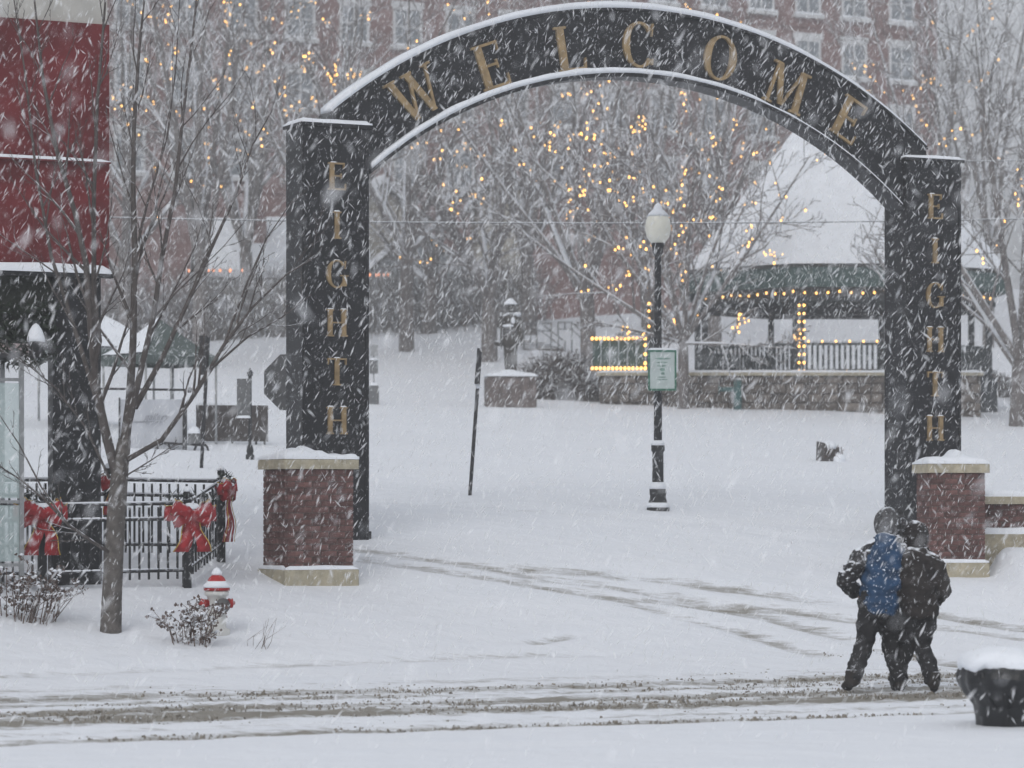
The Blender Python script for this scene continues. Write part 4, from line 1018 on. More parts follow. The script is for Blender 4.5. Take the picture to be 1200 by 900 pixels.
# the faded green emblem and lines of print, too blurred to read
for i, (cx, cz_, w_, h_) in enumerate(((0,.17,.13,.026), (0,.115,.10,.02), (-.01,.065,.07,.03), (0,.01,.05,.045), (.01,-.045,.035,.04), (0,-.10,.06,.016), (0,-.135,.085,.014))):
    n = 10; mb = MB(); rr = random.Random(i)
    mb.prism([((cx + w_*math.cos(6.283*k/n)*rr.uniform(.7,1.05)), cz_ + h_*.5*math.sin(6.283*k/n)) for k in range(n)], -.0145-.0004*i, -.0125); mb.build('print_mark', M_print, brd)
MB().box(-.05, .05, .0125, .075, .12, .16).build('bracket', M_lampiron, sn_); MB().box(-.05, .05, .0125, .075, -.16, -.12).build('bracket', M_lampiron, sn_)

# ------------------------------------------------------------------ leaning post, stop sign and other signs
a = G(549, 580); d0 = a.y; top = W(563, 409, d0)
lpz = thing('leaning_sign_post', 'leaning dark sign post seen edge-on in the open snow', 'sign post', a)
tv = top - a
MB().tube([(0,0,-.3), tuple(tv*.98)], .028, 8).build('post', M_dkpost, lpz, True)
q0, q1 = tv*.76, tv*1.0; ax_ = tv.normalized(); sd = Vector((ax_.z, 0, -ax_.x))
mb = MB(); w_ = .045
mb.add([q0-sd*w_+Vector((0,-.22,0)), q0+sd*w_*.2+Vector((0,-.22,0)), q0+sd*w_*.2+Vector((0,.22,0)), q0-sd*w_+Vector((0,.22,0)), q1-sd*w_+Vector((0,-.22,0)), q1+sd*w_*.2+Vector((0,-.22,0)), q1+sd*w_*.2+Vector((0,.22,0)), q1-sd*w_+Vector((0,.22,0))],
       [(0,3,2,1),(4,5,6,7),(0,1,5,4),(1,2,6,5),(2,3,7,6),(3,0,4,7)]); mb.build('sign_plate', M_dkpost, lpz)
MB().tube([tuple(tv*.74+sd*-.02), tuple(tv*.755+sd*.03)], .05, 6).build('snow_clump', M_snow, lpz, True)

oY = 41.6; ox = W(342, 448, oY); ob_ = GY(342, oY)
oc = thing('stop_sign', 'grey back of an octagonal stop sign half hidden by the first pillar', 'sign', ob_, R(-6))
zc = ox.z - ob_.z; r_ = .41
mb = MB(); mb.prism([(r_*math.cos(R(22.5+45*k)), zc+r_*math.sin(R(22.5+45*k))) for k in range(8)], -.012, .012); mb.build('plate', M_steel, oc)
MB().box(-.03, .03, .014, .06, -.3, zc+r_*.9).build('post', M_dkpost, oc)

def post_sign(name, label, px, pyb, pyt, Y=None, r=.03, cat='post', m_=M_dkpost):
    b_ = G(px, pyb) if Y is None else W(px, pyb, Y); t_ = thing(name, label, cat, b_); h_ = (pyb-pyt)/FP*b_.y
    MB().tube([(0,0,-.3), (0,0,h_)], r, 8).build('post', m_, t_, True); return t_, b_.y/FP, h_
t_, k_, h_ = post_sign('sign_post', 'dark sign post with narrow plate standing by the market tents', 236, 548, 395, r=.03, cat='sign post')
b_ = t_.children[0]; b_.rotation_euler.y = R(3)
MB().box(-.03, .09, -.05, .05, h_-.62, h_+.02).build('sign_plate', M_dkpost, t_)
# notice board on two legs
nb = G(272, 521); k_ = nb.y/FP
bo = thing('notice_board', 'wide brown notice board on thin legs in the park', 'board', nb, R(4))
MB().box(-42*k_, 42*k_, -.04, .04, .06, 46*k_).build('panel', M_boardbrown, bo)
for x in (28, 38): MB().box(x*k_-.02, x*k_+.02, -.03, .03, -20*k_, .058).build('leg', M_dkpost, bo)
for x in (-40, 0): MB().box(x*k_-.02, x*k_+.02, .042, .08, -.4, 44*k_).build('leg', M_dkpost, bo)
MB().pad(-42*k_, 42*k_, -.04, .04, 46*k_, .035, 30, 3, 1).build('snow_cap', M_snow, bo, True)
# small lamp standard with a hanging board in front of it
sb_ = G(293, 537); k_ = sb_.y/FP
sl = thing('banner_post', 'short dark post carrying a tall hanging board before the notice board', 'post', sb_)
MB().lathe([(.075,-.2), (.075,.05), (.05,.08), (.065,.12), (.05,.2), (.03,.24), (.03,96*k_), (.05,97*k_), (.055,100*k_), (.02,104*k_), (.005,106*k_)], 12).build('shaft', M_lampiron, sl, True)
MB().box(-15*k_, 1*k_, -.075, -.04, 50*k_, 93*k_).build('hanging_board', M_steel, sl)
for z in (92, 52): MB().box(-14*k_, 1*k_, -.035, -.01, z*k_-.012, z*k_+.012).build('bracket', M_lampiron, sl)
MB().pad(-15*k_, 1*k_, -.08, -.035, 47*k_, .05, 8, 3, 1).build('snow_cap', M_snow, sl, True)
# mailbox-like meters beyond the first pillar
mt = G(438, 472); k_ = mt.y/FP
me_ = thing('utility_cabinet', 'pale grey cabinet with a small sign above beside the first pillar', 'cabinet', mt)
MB().bevbox(-6*k_, 6*k_, -.1, .1, -.2, 20*k_, .02).build('cabinet', M_steel, me_)
MB().pad(-6*k_, 6*k_, -.1, .1, 20*k_, .08, 6, 6, 1).build('snow_cap', M_snow, me_, True)
MB().tube([(.0,.05,20*k_), (.0,.05,66*k_)], .02, 6).build('post', M_steel, me_, True)
MB().box(-5*k_, 5*k_, .0, .03, 34*k_, 50*k_).build('sign_plate', M_steel, me_); MB().box(-4*k_, 5*k_, .0, .03, 55*k_, 68*k_).build('sign_plate', M_alu, me_)
MB().pad(-5*k_, 5*k_, -.03, .05, 50*k_, .05, 6, 3, 1).build('snow_cap', M_snow, me_, True)
# gate arm
ga = W(222, 457, 52); gt = thing('barrier_arm', 'thin horizontal barrier arm ending in a black ball by the tents', 'barrier', GY(96, 52))
o_ = gt.location; rel = lambda p: tuple(Vector(p) - Vector(o_))
MB().tube([rel(W(88, 455, 52)), rel(W(220, 457, 52))], .022, 6).build('arm', M_dkpost, gt, True)
MB().ell(rel(ga), (.05,.05,.05)).build('ball', M_dkpost, gt, True)
MB().bevbox(-.08, .08, -.08, .08, -.3, rel(W(96,452,52))[2], .01).build('stand', M_steel, gt)
# saw-horse stand with a snowy crate
sh = G(228, 528); k_ = sh.y/FP
sw_ = thing('trestle', 'low trestle with curved feet holding a snowy crate near the notice board', 'trestle', sh)
MB().tube([(-38*k_,0,9*k_), (14*k_,0,6*k_)], .025, 6).build('beam', M_dkpost, sw_, True)
for x in (-36, 8):
    for s_ in (-1, 1): MB().tube([(x*k_,0,9*k_), ((x+6*s_)*k_,0,6*k_), ((x+9*s_)*k_,0,-2*k_)], .022, 6).build('foot', M_dkpost, sw_, True)
MB().bevbox(-7*k_, 6*k_, -.12, .12, 8*k_, 20*k_, .01).build('crate', M_steel, sw_); MB().pad(-7*k_, 6*k_, -.12, .12, 20*k_, .12, 8, 8, 1).build('crate_snow', M_snow, sw_, True)
MB().tube([(-11*k_,.1,-2*k_), (-11*k_,.1,48*k_)], .025, 6).build('stake', M_dkpost, sw_, True)

# market tents with a white banner
def tent(label, px, Y, half, eave_py, apex_py, m_, snowall, rz, seed):
    b_ = GY(px, Y); t_ = thing('market_tent', label, 'tent', b_, rz, 'market tents'); k_ = Y/FP
    ez = CZ-(eave_py-HY)*k_-b_.z; az = CZ-(apex_py-HY)*k_-b_.z; c = [(-half,-half), (half,-half), (half,half), (-half,half)]
    for x, y in c: MB().tube([(x*.96,y*.96,-.3), (x*.96,y*.96,ez)], .025, 6).build('pole', M_alu, t_, True)
    mb = MB(); n = 8
    for e in range(4):
        a, b2 = Vector((*c[e], ez)), Vector((*c[(e+1)%4], ez)); ap = Vector((0,0,az)); g_ = []
        for r in range(n+1):
            f = r/n
            for s_ in range(n+1):
                p = a.lerp(b2, s_/n).lerp(ap, f); p.z -= .10*half*math.sin(math.pi*f)*(1-f); g_.append(p)
        mb.add(g_, [(r*(n+1)+s_, r*(n+1)+s_+1, (r+1)*(n+1)+s_+1, (r+1)*(n+1)+s_) for r in range(n) for s_ in range(n)])
        mb.add([a-Vector((0,0,.16)), b2-Vector((0,0,.16)), b2, a], [(0,1,2,3)])
    cn = mb.build('canopy', m_, t_)
    mb = MB()      # snow caught on the windward side(s)
    for e in (range(4) if snowall else (3,)):
        a, b2 = Vector((*c[e], ez)), Vector((*c[(e+1)%4], ez)); ap = Vector((0,0,az)); g_ = []
        for r in range(n+1):
            f = r/n
            for s_ in range(n+1):
                p = a.lerp(b2, s_/n).lerp(ap, f); p.z += -.10*half*math.sin(math.pi*f)*(1-f) + .05 + .02*mnoise.noise(p*3); g_.append(p)
        mb.add(g_, [(r*(n+1)+s_, r*(n+1)+s_+1, (r+1)*(n+1)+s_+1, (r+1)*(n+1)+s_) for r in range(n) for s_ in range(n)])
    mb.build('canopy_snow', M_snow, cn, True); return t_
tent('green market tent with one roof slope under snow', 187, 58, .80, 419, 374, M_tent, False, R(38), 1)
tent('market tent with its whole roof under snow behind the green tent', 122, 63, 1.25, 412, 372, M_tent, True, R(15), 2)
bnY = 56.3; bn0 = W(182, 530, bnY); k_ = bnY/FP
ban = thing('cloth_banner', 'white cloth banner with small cursive lettering below the green tent', 'banner', (bn0.x, bnY, bn0.z), 0)
mb = MB(); n = 16; vs = []
for j in range(2):
    for i in range(n+1):
        x = (-42+75*i/n)*k_; y = .03*math.sin(i*.9)
        vs += [(x, y+.01*j, -.05), (x, y+.01*j, 62*k_)]
f_ = [(2*i, 2*i+2, 2*i+3, 2*i+1) for i in range(n)] + [(2*(n+1)+2*i+1, 2*(n+1)+2*i+3, 2*(n+1)+2*i+2, 2*(n+1)+2*i) for i in range(n)]
mb.add(vs, f_); mb.build('cloth', M_white_cloth, ban, True)
for x in (-42, 33): MB().box(x*k_-.015, x*k_+.015, -.015, .03, -.3, 64*k_).build('stake', M_dkpost, ban)
cu = bpy.data.curves.new('lettering', 'FONT'); cu.body = 'gallery'; cu.size = .17; cu.shear = .45; cu.extrude = .002; cu.align_x = 'CENTER'; cu.materials.append(M_banner_mark)
tx = bpy.data.objects.new('tmp', cu); COL.objects.link(tx); dg = bpy.context.evaluated_depsgraph_get(); dg.update()
tme = bpy.data.meshes.new_from_object(tx.evaluated_get(dg)); bpy.data.objects.remove(tx); bpy.data.curves.remove(cu)
tx = link('lettering', tme, M_banner_mark, ban, loc=(.02, -.045, 38*k_)); tx.rotation_euler = (R(90), 0, 0)
MB().box(-.50, .12, -.040, -.036, 35*k_, 36*k_).build('printed_line', M_banner_mark, ban)

# small half-buried planter box in the snow, and a stone block at the edge
rb = G(973, 541); k_ = rb.y/FP
rk = thing('buried_planter', 'small dark planter half buried in snow before the terrace', 'planter', rb, R(12))
mb = MB(); mb.add([(-15*k_,-.15,-.2), (8*k_,-.15,-.2), (12*k_,.15,-.2), (-14*k_,.2,-.2), (-15*k_,-.15,23*k_), (2*k_,-.15,14*k_), (14*k_,.15,17*k_), (-13*k_,.2,24*k_)], [(0,3,2,1),(4,5,6,7),(0,1,5,4),(1,2,6,5),(2,3,7,6),(3,0,4,7)]); mb.build('box', M_boardbrown, rk)
mb = MB(); mb.ell((-2*k_, 0, 18*k_), (9*k_, .2, 6*k_), 12, 8); mb.ell((8*k_, -.12, 2*k_), (8*k_, .12, 9*k_), 12, 8); mb.build('snow_cap', M_snow, rk, True)
mb = MB(); rr = random.Random(5)
for i in range(30): p = Vector((rr.uniform(-10,12)*k_, -.17, rr.uniform(2,12)*k_)); mb.tube([p, p+Vector((rr.gauss(0,.04), -.03, rr.uniform(.04,.14)))], [.008,.004], 3)
tag(mb.build('dry_stems', M_stem, rk), kind='stuff')
qb = G(1196, 470); k_ = qb.y/FP
ql = thing('stone_block', 'pale stone block topped with snow at the right edge', 'block', qb, R(-10))
MB().bevbox(-11*k_, 12*k_, -.2, .25, -.2, 20*k_, .03).build('block', M_lime, ql); MB().pad(-11*k_, 12*k_, -.2, .25, 20*k_, .14, 12, 8, 2).build('snow_cap', M_snow, ql, True)

# ------------------------------------------------------------------ brick building behind the park
bR = W(1096, 590, 152); bu0 = uv(bR.x, bR.y)
BL, BH = 50.0, 24.0
bz = gz(bR.x, bR.y) - .3
ob2 = xy(bu0[0]-BL, bu0[1])
bld = thing('brick_building', 'long red brick building with white windows behind the park', 'building', (ob2[0], ob2[1], bz), TH)
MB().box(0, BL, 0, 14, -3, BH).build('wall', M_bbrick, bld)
MB().box(-.3, BL+.3, -.3, 14.3, BH+.002, BH+.6).build('cornice', M_winframe, bld)
MB().pad(-.3, BL+.3, -.3, 14.3, BH+.6, .3, 40, 12, 1).build('roof_snow', M_snow, bld, True)
WW, WH = 1.45, 1.75
fr_m = MB(); fr_m.box(-WW/2, -WW/2+.13, -.07, .02, 0, WH); fr_m.box(WW/2-.13, WW/2, -.07, .02, 0, WH); fr_m.box(-WW/2+.13, WW/2-.13, -.07, .02, WH-.13, WH); fr_m.box(-WW/2+.13, WW/2-.13, -.07, .02, 0, .1)
fr_m = fr_m.mesh('window')
mu_m = MB(); mu_m.box(-.045, .045, -.06, .0, .1, WH-.13); mu_m.box(-WW/2+.13, -.046, -.055, .0, WH*.48, WH*.48+.07); mu_m.box(.046, WW/2-.13, -.055, .0, WH*.48, WH*.48+.07); mu_m = mu_m.mesh('muntin')
pa_m = MB().box(-WW/2+.13, WW/2-.13, -.03, -.005, .1, WH-.13).mesh('pane')
si_m = MB().box(-WW/2-.12, WW/2+.12, -.22, .02, -.17, -.003).mesh('sill'); sn_m = MB().pad(-WW/2-.12, WW/2+.12, -.22, -.08, -.003, .10, 10, 4, 1).mesh('sill_snow')
li_m = MB().box(-WW/2-.1, WW/2+.1, -.06, .02, WH+.003, WH+.28).mesh('lintel')
rowz = [CZ + (590-y_)/FP*150 - bz for y_ in (22, 92, 168, 244)]
for rz_ in rowz:
    if rz_ > BH-2.2: continue
    k = 0; x = BL-2.0
    while x > 2:
        w_ = link('window', fr_m, M_winframe, bld, loc=(x, -.004, rz_))
        link('pane', pa_m, M_glass, w_); link('muntin', mu_m, M_winframe, w_); link('sill', si_m, M_winframe, w_); link('sill_snow', sn_m, M_snow, w_); link('lintel', li_m, M_winframe, w_)
        x -= 2.62 if k % 4 else 2.75; k += 1
# brick bands proud of the wall
for rz_ in rowz: MB().box(0, BL, -.05, -.002, rz_-.62, rz_-.42).build('string_course', M_bbrick, bld)
MB().box(BL-.5, BL+.06, -.08, -.053, -2, BH-.01).build('corner_pier', M_bbrick, bld)

# small houses on the crest
def house(label, px, Y, w, d, eh, rh, m_, rz, seed, wins=True, light=None):
    b_ = GY(px, Y); t_ = thing('house', label, 'house', b_, rz, 'houses on the crest')
    mb = MB(); mb.add([(-w/2,0,-1), (w/2,0,-1), (w/2,0,eh), (0,0,eh+rh), (-w/2,0,eh), (-w/2,d,-1), (w/2,d,-1), (w/2,d,eh), (0,d,eh+rh), (-w/2,d,eh)],
        [(0,1,2,3,4), (9,8,7,6,5), (0,5,6,1), (1,6,7,2), (4,9,5,0)]); mb.build('wall', m_, t_)
    ov = .35; s_ = rh/(w/2); mb = MB()
    P = [(-w/2-ov, eh-ov*s_), (0, eh+rh), (w/2+ov, eh-ov*s_)]
    v = [(x,-ov,z+.01) for x,z in P] + [(x,d+ov,z+.01) for x,z in P] + [(x,-ov,z+.14) for x,z in P] + [(x,d+ov,z+.14) for x,z in P]
    mb.add(v, [(0,1,4,3),(1,2,5,4),(6,9,10,7),(7,10,11,8),(0,6,7,1),(1,7,8,2),(3,4,10,9),(4,5,11,10),(0,3,9,6),(2,8,11,5)]); rf_ = mb.build('roof', M_roof, t_)
    mb = MB(); v2 = [(x,y*1.0-.02 if y < 0 else y+.02,z+.004) for x,y,z in v[6:]] + [(x*1.01,y,z+.30) for x,y,z in v[6:]]
    mb.add(v2, [(0,1,4,3),(1,2,5,4),(6,9,10,7),(7,10,11,8),(0,6,7,1),(1,7,8,2),(3,4,10,9),(4,5,11,10),(0,3,9,6),(2,8,11,5)]); mb.build('roof_snow', M_snow, rf_)
    MB().box(w*.18, w*.18+.5, d*.45, d*.45+.5, eh, eh+rh+.6).build('chimney', M_bbrick, rf_)
    if wins:
        for x, z in ((-w*.25, .9), (w*.25, .9), (0, eh+.2)):
            f_ = MB().box(x-.5, x+.5, -.06, -.003, z, z+1.2).build('window', M_winframe, t_); MB().box(x-.4, x+.4, -.075, -.062, z+.1, z+1.1).build('pane', M_glass, f_)
    return t_
house('pale blue gabled house between the first pillar and stout tree', 488, 122, 3.6, 6, 2.3, 1.6, M_houseblue, R(6), 1)
house('beige house wall just right of the first pillar', 447, 126, 3.4, 6, 4.4, 1.6, M_house, R(20), 2, False)
house('beige house with snowy roof behind the green market tent', 238, 122, 5, 4.2, 2.6, 2.0, M_house, R(-80), 3)
house('beige house with snowy roof close to the left of the first pillar', 322, 125, 5, 3.4, 2.6, 2.0, M_house, R(-84), 4)
house('narrow pale house glimpsed behind the statue', 590, 128, 2.2, 5, 5.2, 1.2, M_house, R(4), 5, False)
p0 = W(248, 317, 116); bulbs('string_lights', 'row of orange bulbs strung across the crest behind the tents', [W(x, 317, 116) for x in (221, 234, 244, 250, 258, 270, 284)], p0, .05, M_lightred)
p0 = W(440, 322, 116); bulbs('string_lights', 'orange bulbs just right of the first pillar', [W(x, 322, 116) for x in (433, 441, 444, 449, 455)], p0, .05, M_lightred)

# overhead wires
def wire(label, P, sag, r, Y):
    mb = MB(); a, b_ = P; n = 40; pts = [a.lerp(b_, i/n) - Vector((0,0,sag*4*(i/n)*(1-i/n))) for i in range(n+1)]; o = pts[0].copy()
    ob = MB().tube([p-o for p in pts], r, 6).build('overhead_wire', M_wire, None, True, loc=o); tag(ob, label, 'wire', 'overhead wires')
wire('long snowy overhead wire crossing below the arch in front of the bandstand roof', (W(-500, 232, 62), W(1700, 240, 66)), .45, .016, 62)
wire('short stretch of snowy wire right of the second pillar', (W(1000, 190, 70), W(1700, 176, 72)), .05, .014, 70)

# ------------------------------------------------------------------ soldier statue on a pedestal
sp_ = G(598, 477); k_ = sp_.y/FP
st = thing('soldier_statue', 'bronze soldier statue with snow capped helmet on a brick pedestal', 'statue', sp_, R(6))
pdh = 35*k_
pd = MB().bevbox(-29*k_, 29*k_, -.45, .45, -.4, pdh, .03).build('pedestal', M_ped, st)
MB().pad(-30*k_, 30*k_, -.48, .48, pdh, .10, 20, 12, 3, .4, lambda a, c: .8+.9*math.exp(-((a-.5)/.25)**2)).build('snow_cap', M_snow, pd, True)
sH = 88*k_/1.80     # figure scale
mb = MB()
def S(x, y, z): return (x*sH, y*sH, pdh + .05 + z*sH)
mb.tube([S(-.07,0,.92), S(-.08,-.02,.50), S(-.05,.02,.06)], [.11*sH,.085*sH,.07*sH], 10); mb.tube([S(.08,0,.92), S(.09,.03,.50), S(.10,.04,.06)], [.11*sH,.085*sH,.07*sH], 10)
mb.ell(S(-.05,-.06,.04), (.06*sH,.13*sH,.05*sH)); mb.ell(S(.11,-.04,.04), (.06*sH,.13*sH,.05*sH))
mb.tube([S(0,0,.72), S(0,0,.95), S(0,0,1.18), S(0,0,1.40), S(0,0,1.48)], [.22*sH,.18*sH,.19*sH,.21*sH,.10*sH], 14, ry=[.15*sH,.13*sH,.13*sH,.13*sH,.08*sH])
mb.tube([S(0,0,1.44), S(0,-.01,1.55)], .06*sH, 10); mb.ell(S(0,-.02,1.63), (.085*sH,.10*sH,.12*sH))
mb.tube([S(.20,0,1.40), S(.27,.02,1.12), S(.25,-.08,.84)], [.075*sH,.065*sH,.05*sH], 10)
mb.tube([S(-.20,0,1.40), S(-.28,-.08,1.16), S(-.16,-.22,1.10), S(-.02,-.24,1.12)], [.075*sH,.065*sH,.05*sH,.045*sH], 10)
for i in range(4): mb.tube([S(.25+.012*i-.02,-.09,.85), S(.25+.014*i-.02,-.13,.76), S(.24+.012*i-.02,-.12,.70)], [.014*sH,.013*sH,.010*sH], 6)
mb.tube([S(.225,-.10,.86), S(.20,-.15,.79)], [.016*sH,.012*sH], 6)
link('figure', remeshed(mb, 'figure', .022, 2), M_bronze, st, True)
mb = MB(); mb.lathe([(.165*sH,0), (.16*sH,.02*sH), (.11*sH,.05*sH), (.105*sH,.09*sH), (.06*sH,.13*sH), (.004,.145*sH)], 16, c=S(0,-.02,1.66)); mb.build('helmet', M_bronze, st, True)
mb = MB(); mb.lathe([(.165*sH,.022*sH), (.155*sH,.06*sH), (.115*sH,.11*sH), (.06*sH,.16*sH), (.004,.18*sH)], 16, c=S(0,-.02,1.66)); mb.build('helmet_snow', M_snow, st, True)
mb = MB(); mb.ell(S(.17,-.02,1.46), (.10*sH,.09*sH,.05*sH)); mb.ell(S(-.08,-.24,1.165), (.14*sH,.05*sH,.035*sH)); mb.ell(S(.05,-.15,1.30), (.05*sH,.04*sH,.08*sH)); mb.build('snow_patch', M_snow, st, True)
MB().tube([S(-.24,-.20,.60), S(-.24,-.22,1.48)], .022*sH, 6).build('rifle', M_bronze, st, True)
MB().tube([S(-.38,-.05,.78), S(-.20,-.02,.72)], [.05*sH,.07*sH], 8).build('kit_bag', M_bronze, st, True)

# ------------------------------------------------------------------ the two walkers, seen from behind
def walker(label, px, py, J, M_coat, M_sleeve, M_head, rz=0, hoodfur=False):
    k = 30.0/FP; b_ = W(px, py, 30.0); b_.z = gz(b_.x, 30.0) - .015
    t_ = thing('person', label, 'person', b_, rz, 'two people walking away through the snow')
    V_ = Vector
    # the body: one continuous skin
    mb = MB()
    for leg in J['legs']:
        hip, knee, ank, toe = map(V_, leg)
        mb.tube([hip, hip.lerp(knee,.5), knee, knee.lerp(ank,.45), ank], [.092,.082,.062,.060,.042], 12); mb.tube([ank, ank.lerp(toe,.5)+V_((0,0,-.035)), toe], [.045,.045,.035], 10)
    sh = J['shoulder_z']; tl = J['lean']
    mb.tube([V_((0,0,.80)), V_((tl*.3,0,.95)), V_((tl*.6,0,1.15)), V_((tl,0,sh-.06)), V_((tl,0,sh+.03))], [.155,.145,.16,.17,.07], 14, ry=[.11,.105,.11,.10,.06])
    for arm in J['arms']:
        s_, e_, h_ = map(V_, arm); mb.tube([s_, s_.lerp(e_,.5), e_, e_.lerp(h_,.5), h_], [.055,.050,.043,.040,.030], 10)
        pal = (h_-e_).normalized(); mb.ell(h_+pal*.05, (.035,.03,.05), 8, 6)
        sd_ = pal.orthogonal().normalized(); up_ = pal.cross(sd_)
        for q in range(4):
            f0 = h_+pal*.085+sd_*(.022-.015*q); mb.tube([f0, f0+pal*.03+up_*.008, f0+pal*(.05+.006*(q in (1,2)))+up_*.028], [.009,.0085,.007], 6)
        f0 = h_+pal*.03+sd_*.035; mb.tube([f0, f0+pal*.03+sd_*.015, f0+pal*.055+sd_*.012+up_*.01], [.011,.010,.008], 6)
    hc_ = V_(J['head']); fd = V_(J['face']).normalized(); rt = V_((fd.y, -fd.x, 0))
    mb.tube([V_((tl,0,sh-.02)), hc_-V_((0,0,.08))], [.06,.055], 10)
    mb.ell(hc_, (.078,.095,.115), 14, 10, Matrix.Rotation(math.atan2(fd.y, fd.x)-math.pi/2, 3, 'Z'))
    mb.tube([hc_+fd*.085+V_((0,0,.012)), hc_+fd*.112-V_((0,0,.022)), hc_+fd*.088-V_((0,0,.03))], [.010,.016,.012], 6)
    mb.ell(hc_+fd*.065-V_((0,0,.085)), (.035,.035,.028)); 
    for s_ in (-1, 1): mb.ell(hc_+rt*.078*s_-fd*.005, (.012,.02,.03), 8, 6)
    body = remeshed(mb, 'body', .012, 2)
    body.materials.append(M_skin); body.materials.append(M_pants)
    hz = sh + .02
    for p in body.polygons: p.material_index = 0 if p.center.z > hz or (p.center.z > .85 and any((p.center-V_(a[2])).length < .12 for a in J['arms'])) else 1
    link('body', body, None, t_, True)
    for s_ in (-1, 1): MB().ell(hc_+fd*.085+rt*.032*s_+V_((0,0,.012)), (.011,.011,.009), 8, 6).build('eye', M_boot, t_, True)
    MB().tube([hc_+fd*.092+rt*-.025-V_((0,0,.052)), hc_+fd*.098-V_((0,0,.053)), hc_+fd*.092+rt*.025-V_((0,0,.052))], [.004,.006,.004], 6).build('mouth', M_ribbon, t_, True)
    # baggy trousers
    mb = MB()
    for leg in J['legs']:
        hip, knee, ank, toe = map(V_, leg)
        mb.tube([hip+V_((0,0,.06)), hip.lerp(knee,.35), knee.lerp(hip,.12), knee, knee.lerp(ank,.4), ank.lerp(knee,.2), ank+V_((0,0,-.01))], [.120,.112,.094,.088,.086,.084,.080], 14)
    mb.tube([V_((0,0,.72)), V_((0,0,.98))], [.185,.175], 14, ry=[.14,.13])
    link('trousers', remeshed(mb, 'trousers', .016, 3, .018, 9), M_pants, t_, True)
    for leg in J['legs']:
        hip, knee, ank, toe = map(V_, leg); mb = MB()
        hd_ = (toe-ank); hd_.z = 0; hd_.normalize(); heel = ank - hd_*.06
        mb.tube([heel+V_((0,0,-.02)), ank+V_((0,0,-.02)), ank.lerp(toe,.55)+V_((0,0,.0)), toe+hd_*.02], [.055,.062,.055,.035], 10, ry=[.04,.055,.042,.03]); mb.tube([ank+V_((0,0,-.02)), ank+V_((0,0,.10))], .068, 12)
        link('boot', remeshed(mb, 'boot', .013, 2), M_boot, t_, True)
    # padded jacket: torso, then sleeves
    mb = MB(); jb = J['hem']; w_ = J['width']
    mb.tube([V_((0,0,jb)), V_((tl*.2,0,jb+.10)), V_((tl*.4,0,jb+.25)), V_((tl*.7,0,sh-.22)), V_((tl,0,sh-.06)), V_((tl,0,sh+.02)), V_((tl*1.1,0,sh+.07))], [w_*.84,w_*1.0,w_*1.04,w_*1.04,w_*.96,w_*.62,.10], 18, ry=[.165,.17,.165,.16,.15,.12,.09])
    link('jacket', remeshed(mb, 'jacket', .016, 3, .034, 7), M_coat, t_, True)
    for arm in J['arms']:
        s_, e_, h_ = map(V_, arm); mb = MB()
        sg_ = 1 if s_.x > tl else -1; mb.tube([V_((tl+sg_*.05, s_.y, sh-.03)), V_((tl+sg_*.11, s_.y, sh-.05)), s_, s_.lerp(e_,.5), e_, e_.lerp(h_,.5), h_], [.07,.088,.100,.095,.090,.084,.07], 14); link('sleeve', remeshed(mb, 'sleeve', .015, 3, .024, 10), M_sleeve, t_, True)
    # hood or fur-trimmed hat, open towards the face
    mb = MB(); n1, n2 = 26, 16; vs = []; Rm = Matrix.Rotation(math.atan2(fd.y, fd.x)-math.pi/2, 3, 'Z'); r_ = J['hood']
    for o_i in (1.0, .86):
        for i in range(n2+1):
            p = math.pi*(.02+.96*i/n2)*.70       # from the back pole towards the opening
            for j in range(n1):
                a = 6.283*j/n1; q = V_((r_[0]*math.sin(p)*math.cos(a), -r_[1]*math.cos(p), r_[2]*math.sin(p)*math.sin(a)))*o_i
                q *= 1 + .05*mnoise.noise(q*16 + V_((px,0,0))); vs.append(hc_ + V_((0,0,.01)) + Rm @ q)
    m_ = (n2+1)*n1; fs = []
    for L2 in (0, m_):
        for i in range(n2):
            for j in range(n1): fs.append((L2+i*n1+j, L2+i*n1+(j+1)%n1, L2+(i+1)*n1+(j+1)%n1, L2+(i+1)*n1+j))
    for j in range(n1): fs.append((n2*n1+j, n2*n1+(j+1)%n1, m_+n2*n1+(j+1)%n1, m_+n2*n1+j))
    fs += [tuple(range(n1)), tuple(range(m_+n1-1, m_-1, -1))]
    mb.add(vs, fs); hd_o = mb.build('hood', M_head, t_, True, fix=True)
    mb = MB(); mb.tube([hc_-V_((0,0,.17)), hc_-V_((0,0,.10))], [.175,.12], 14); link('collar', remeshed(mb, 'collar', .014, 3, .02, 14), M_head, t_, True)
    if hoodfur:
        mb = MB(); rr = random.Random(5)
        for i in range(420):
            a = rr.uniform(0, 6.283); p = math.pi*.69; q = V_((r_[0]*math.sin(p)*math.cos(a), -r_[1]*math.cos(p), r_[2]*math.sin(p)*math.sin(a)))
            c_ = hc_ + Rm @ q; d_ = (Rm @ (q + V_((rr.gauss(0,.05), .05+rr.gauss(0,.04), rr.gauss(0,.05))))).normalized()*rr.uniform(.03,.055); mb.tube([c_, c_+d_], [.005,.0015], 3)
        tag(mb.build('fur_trim', M_hat, hd_o), kind='stuff')
    return t_
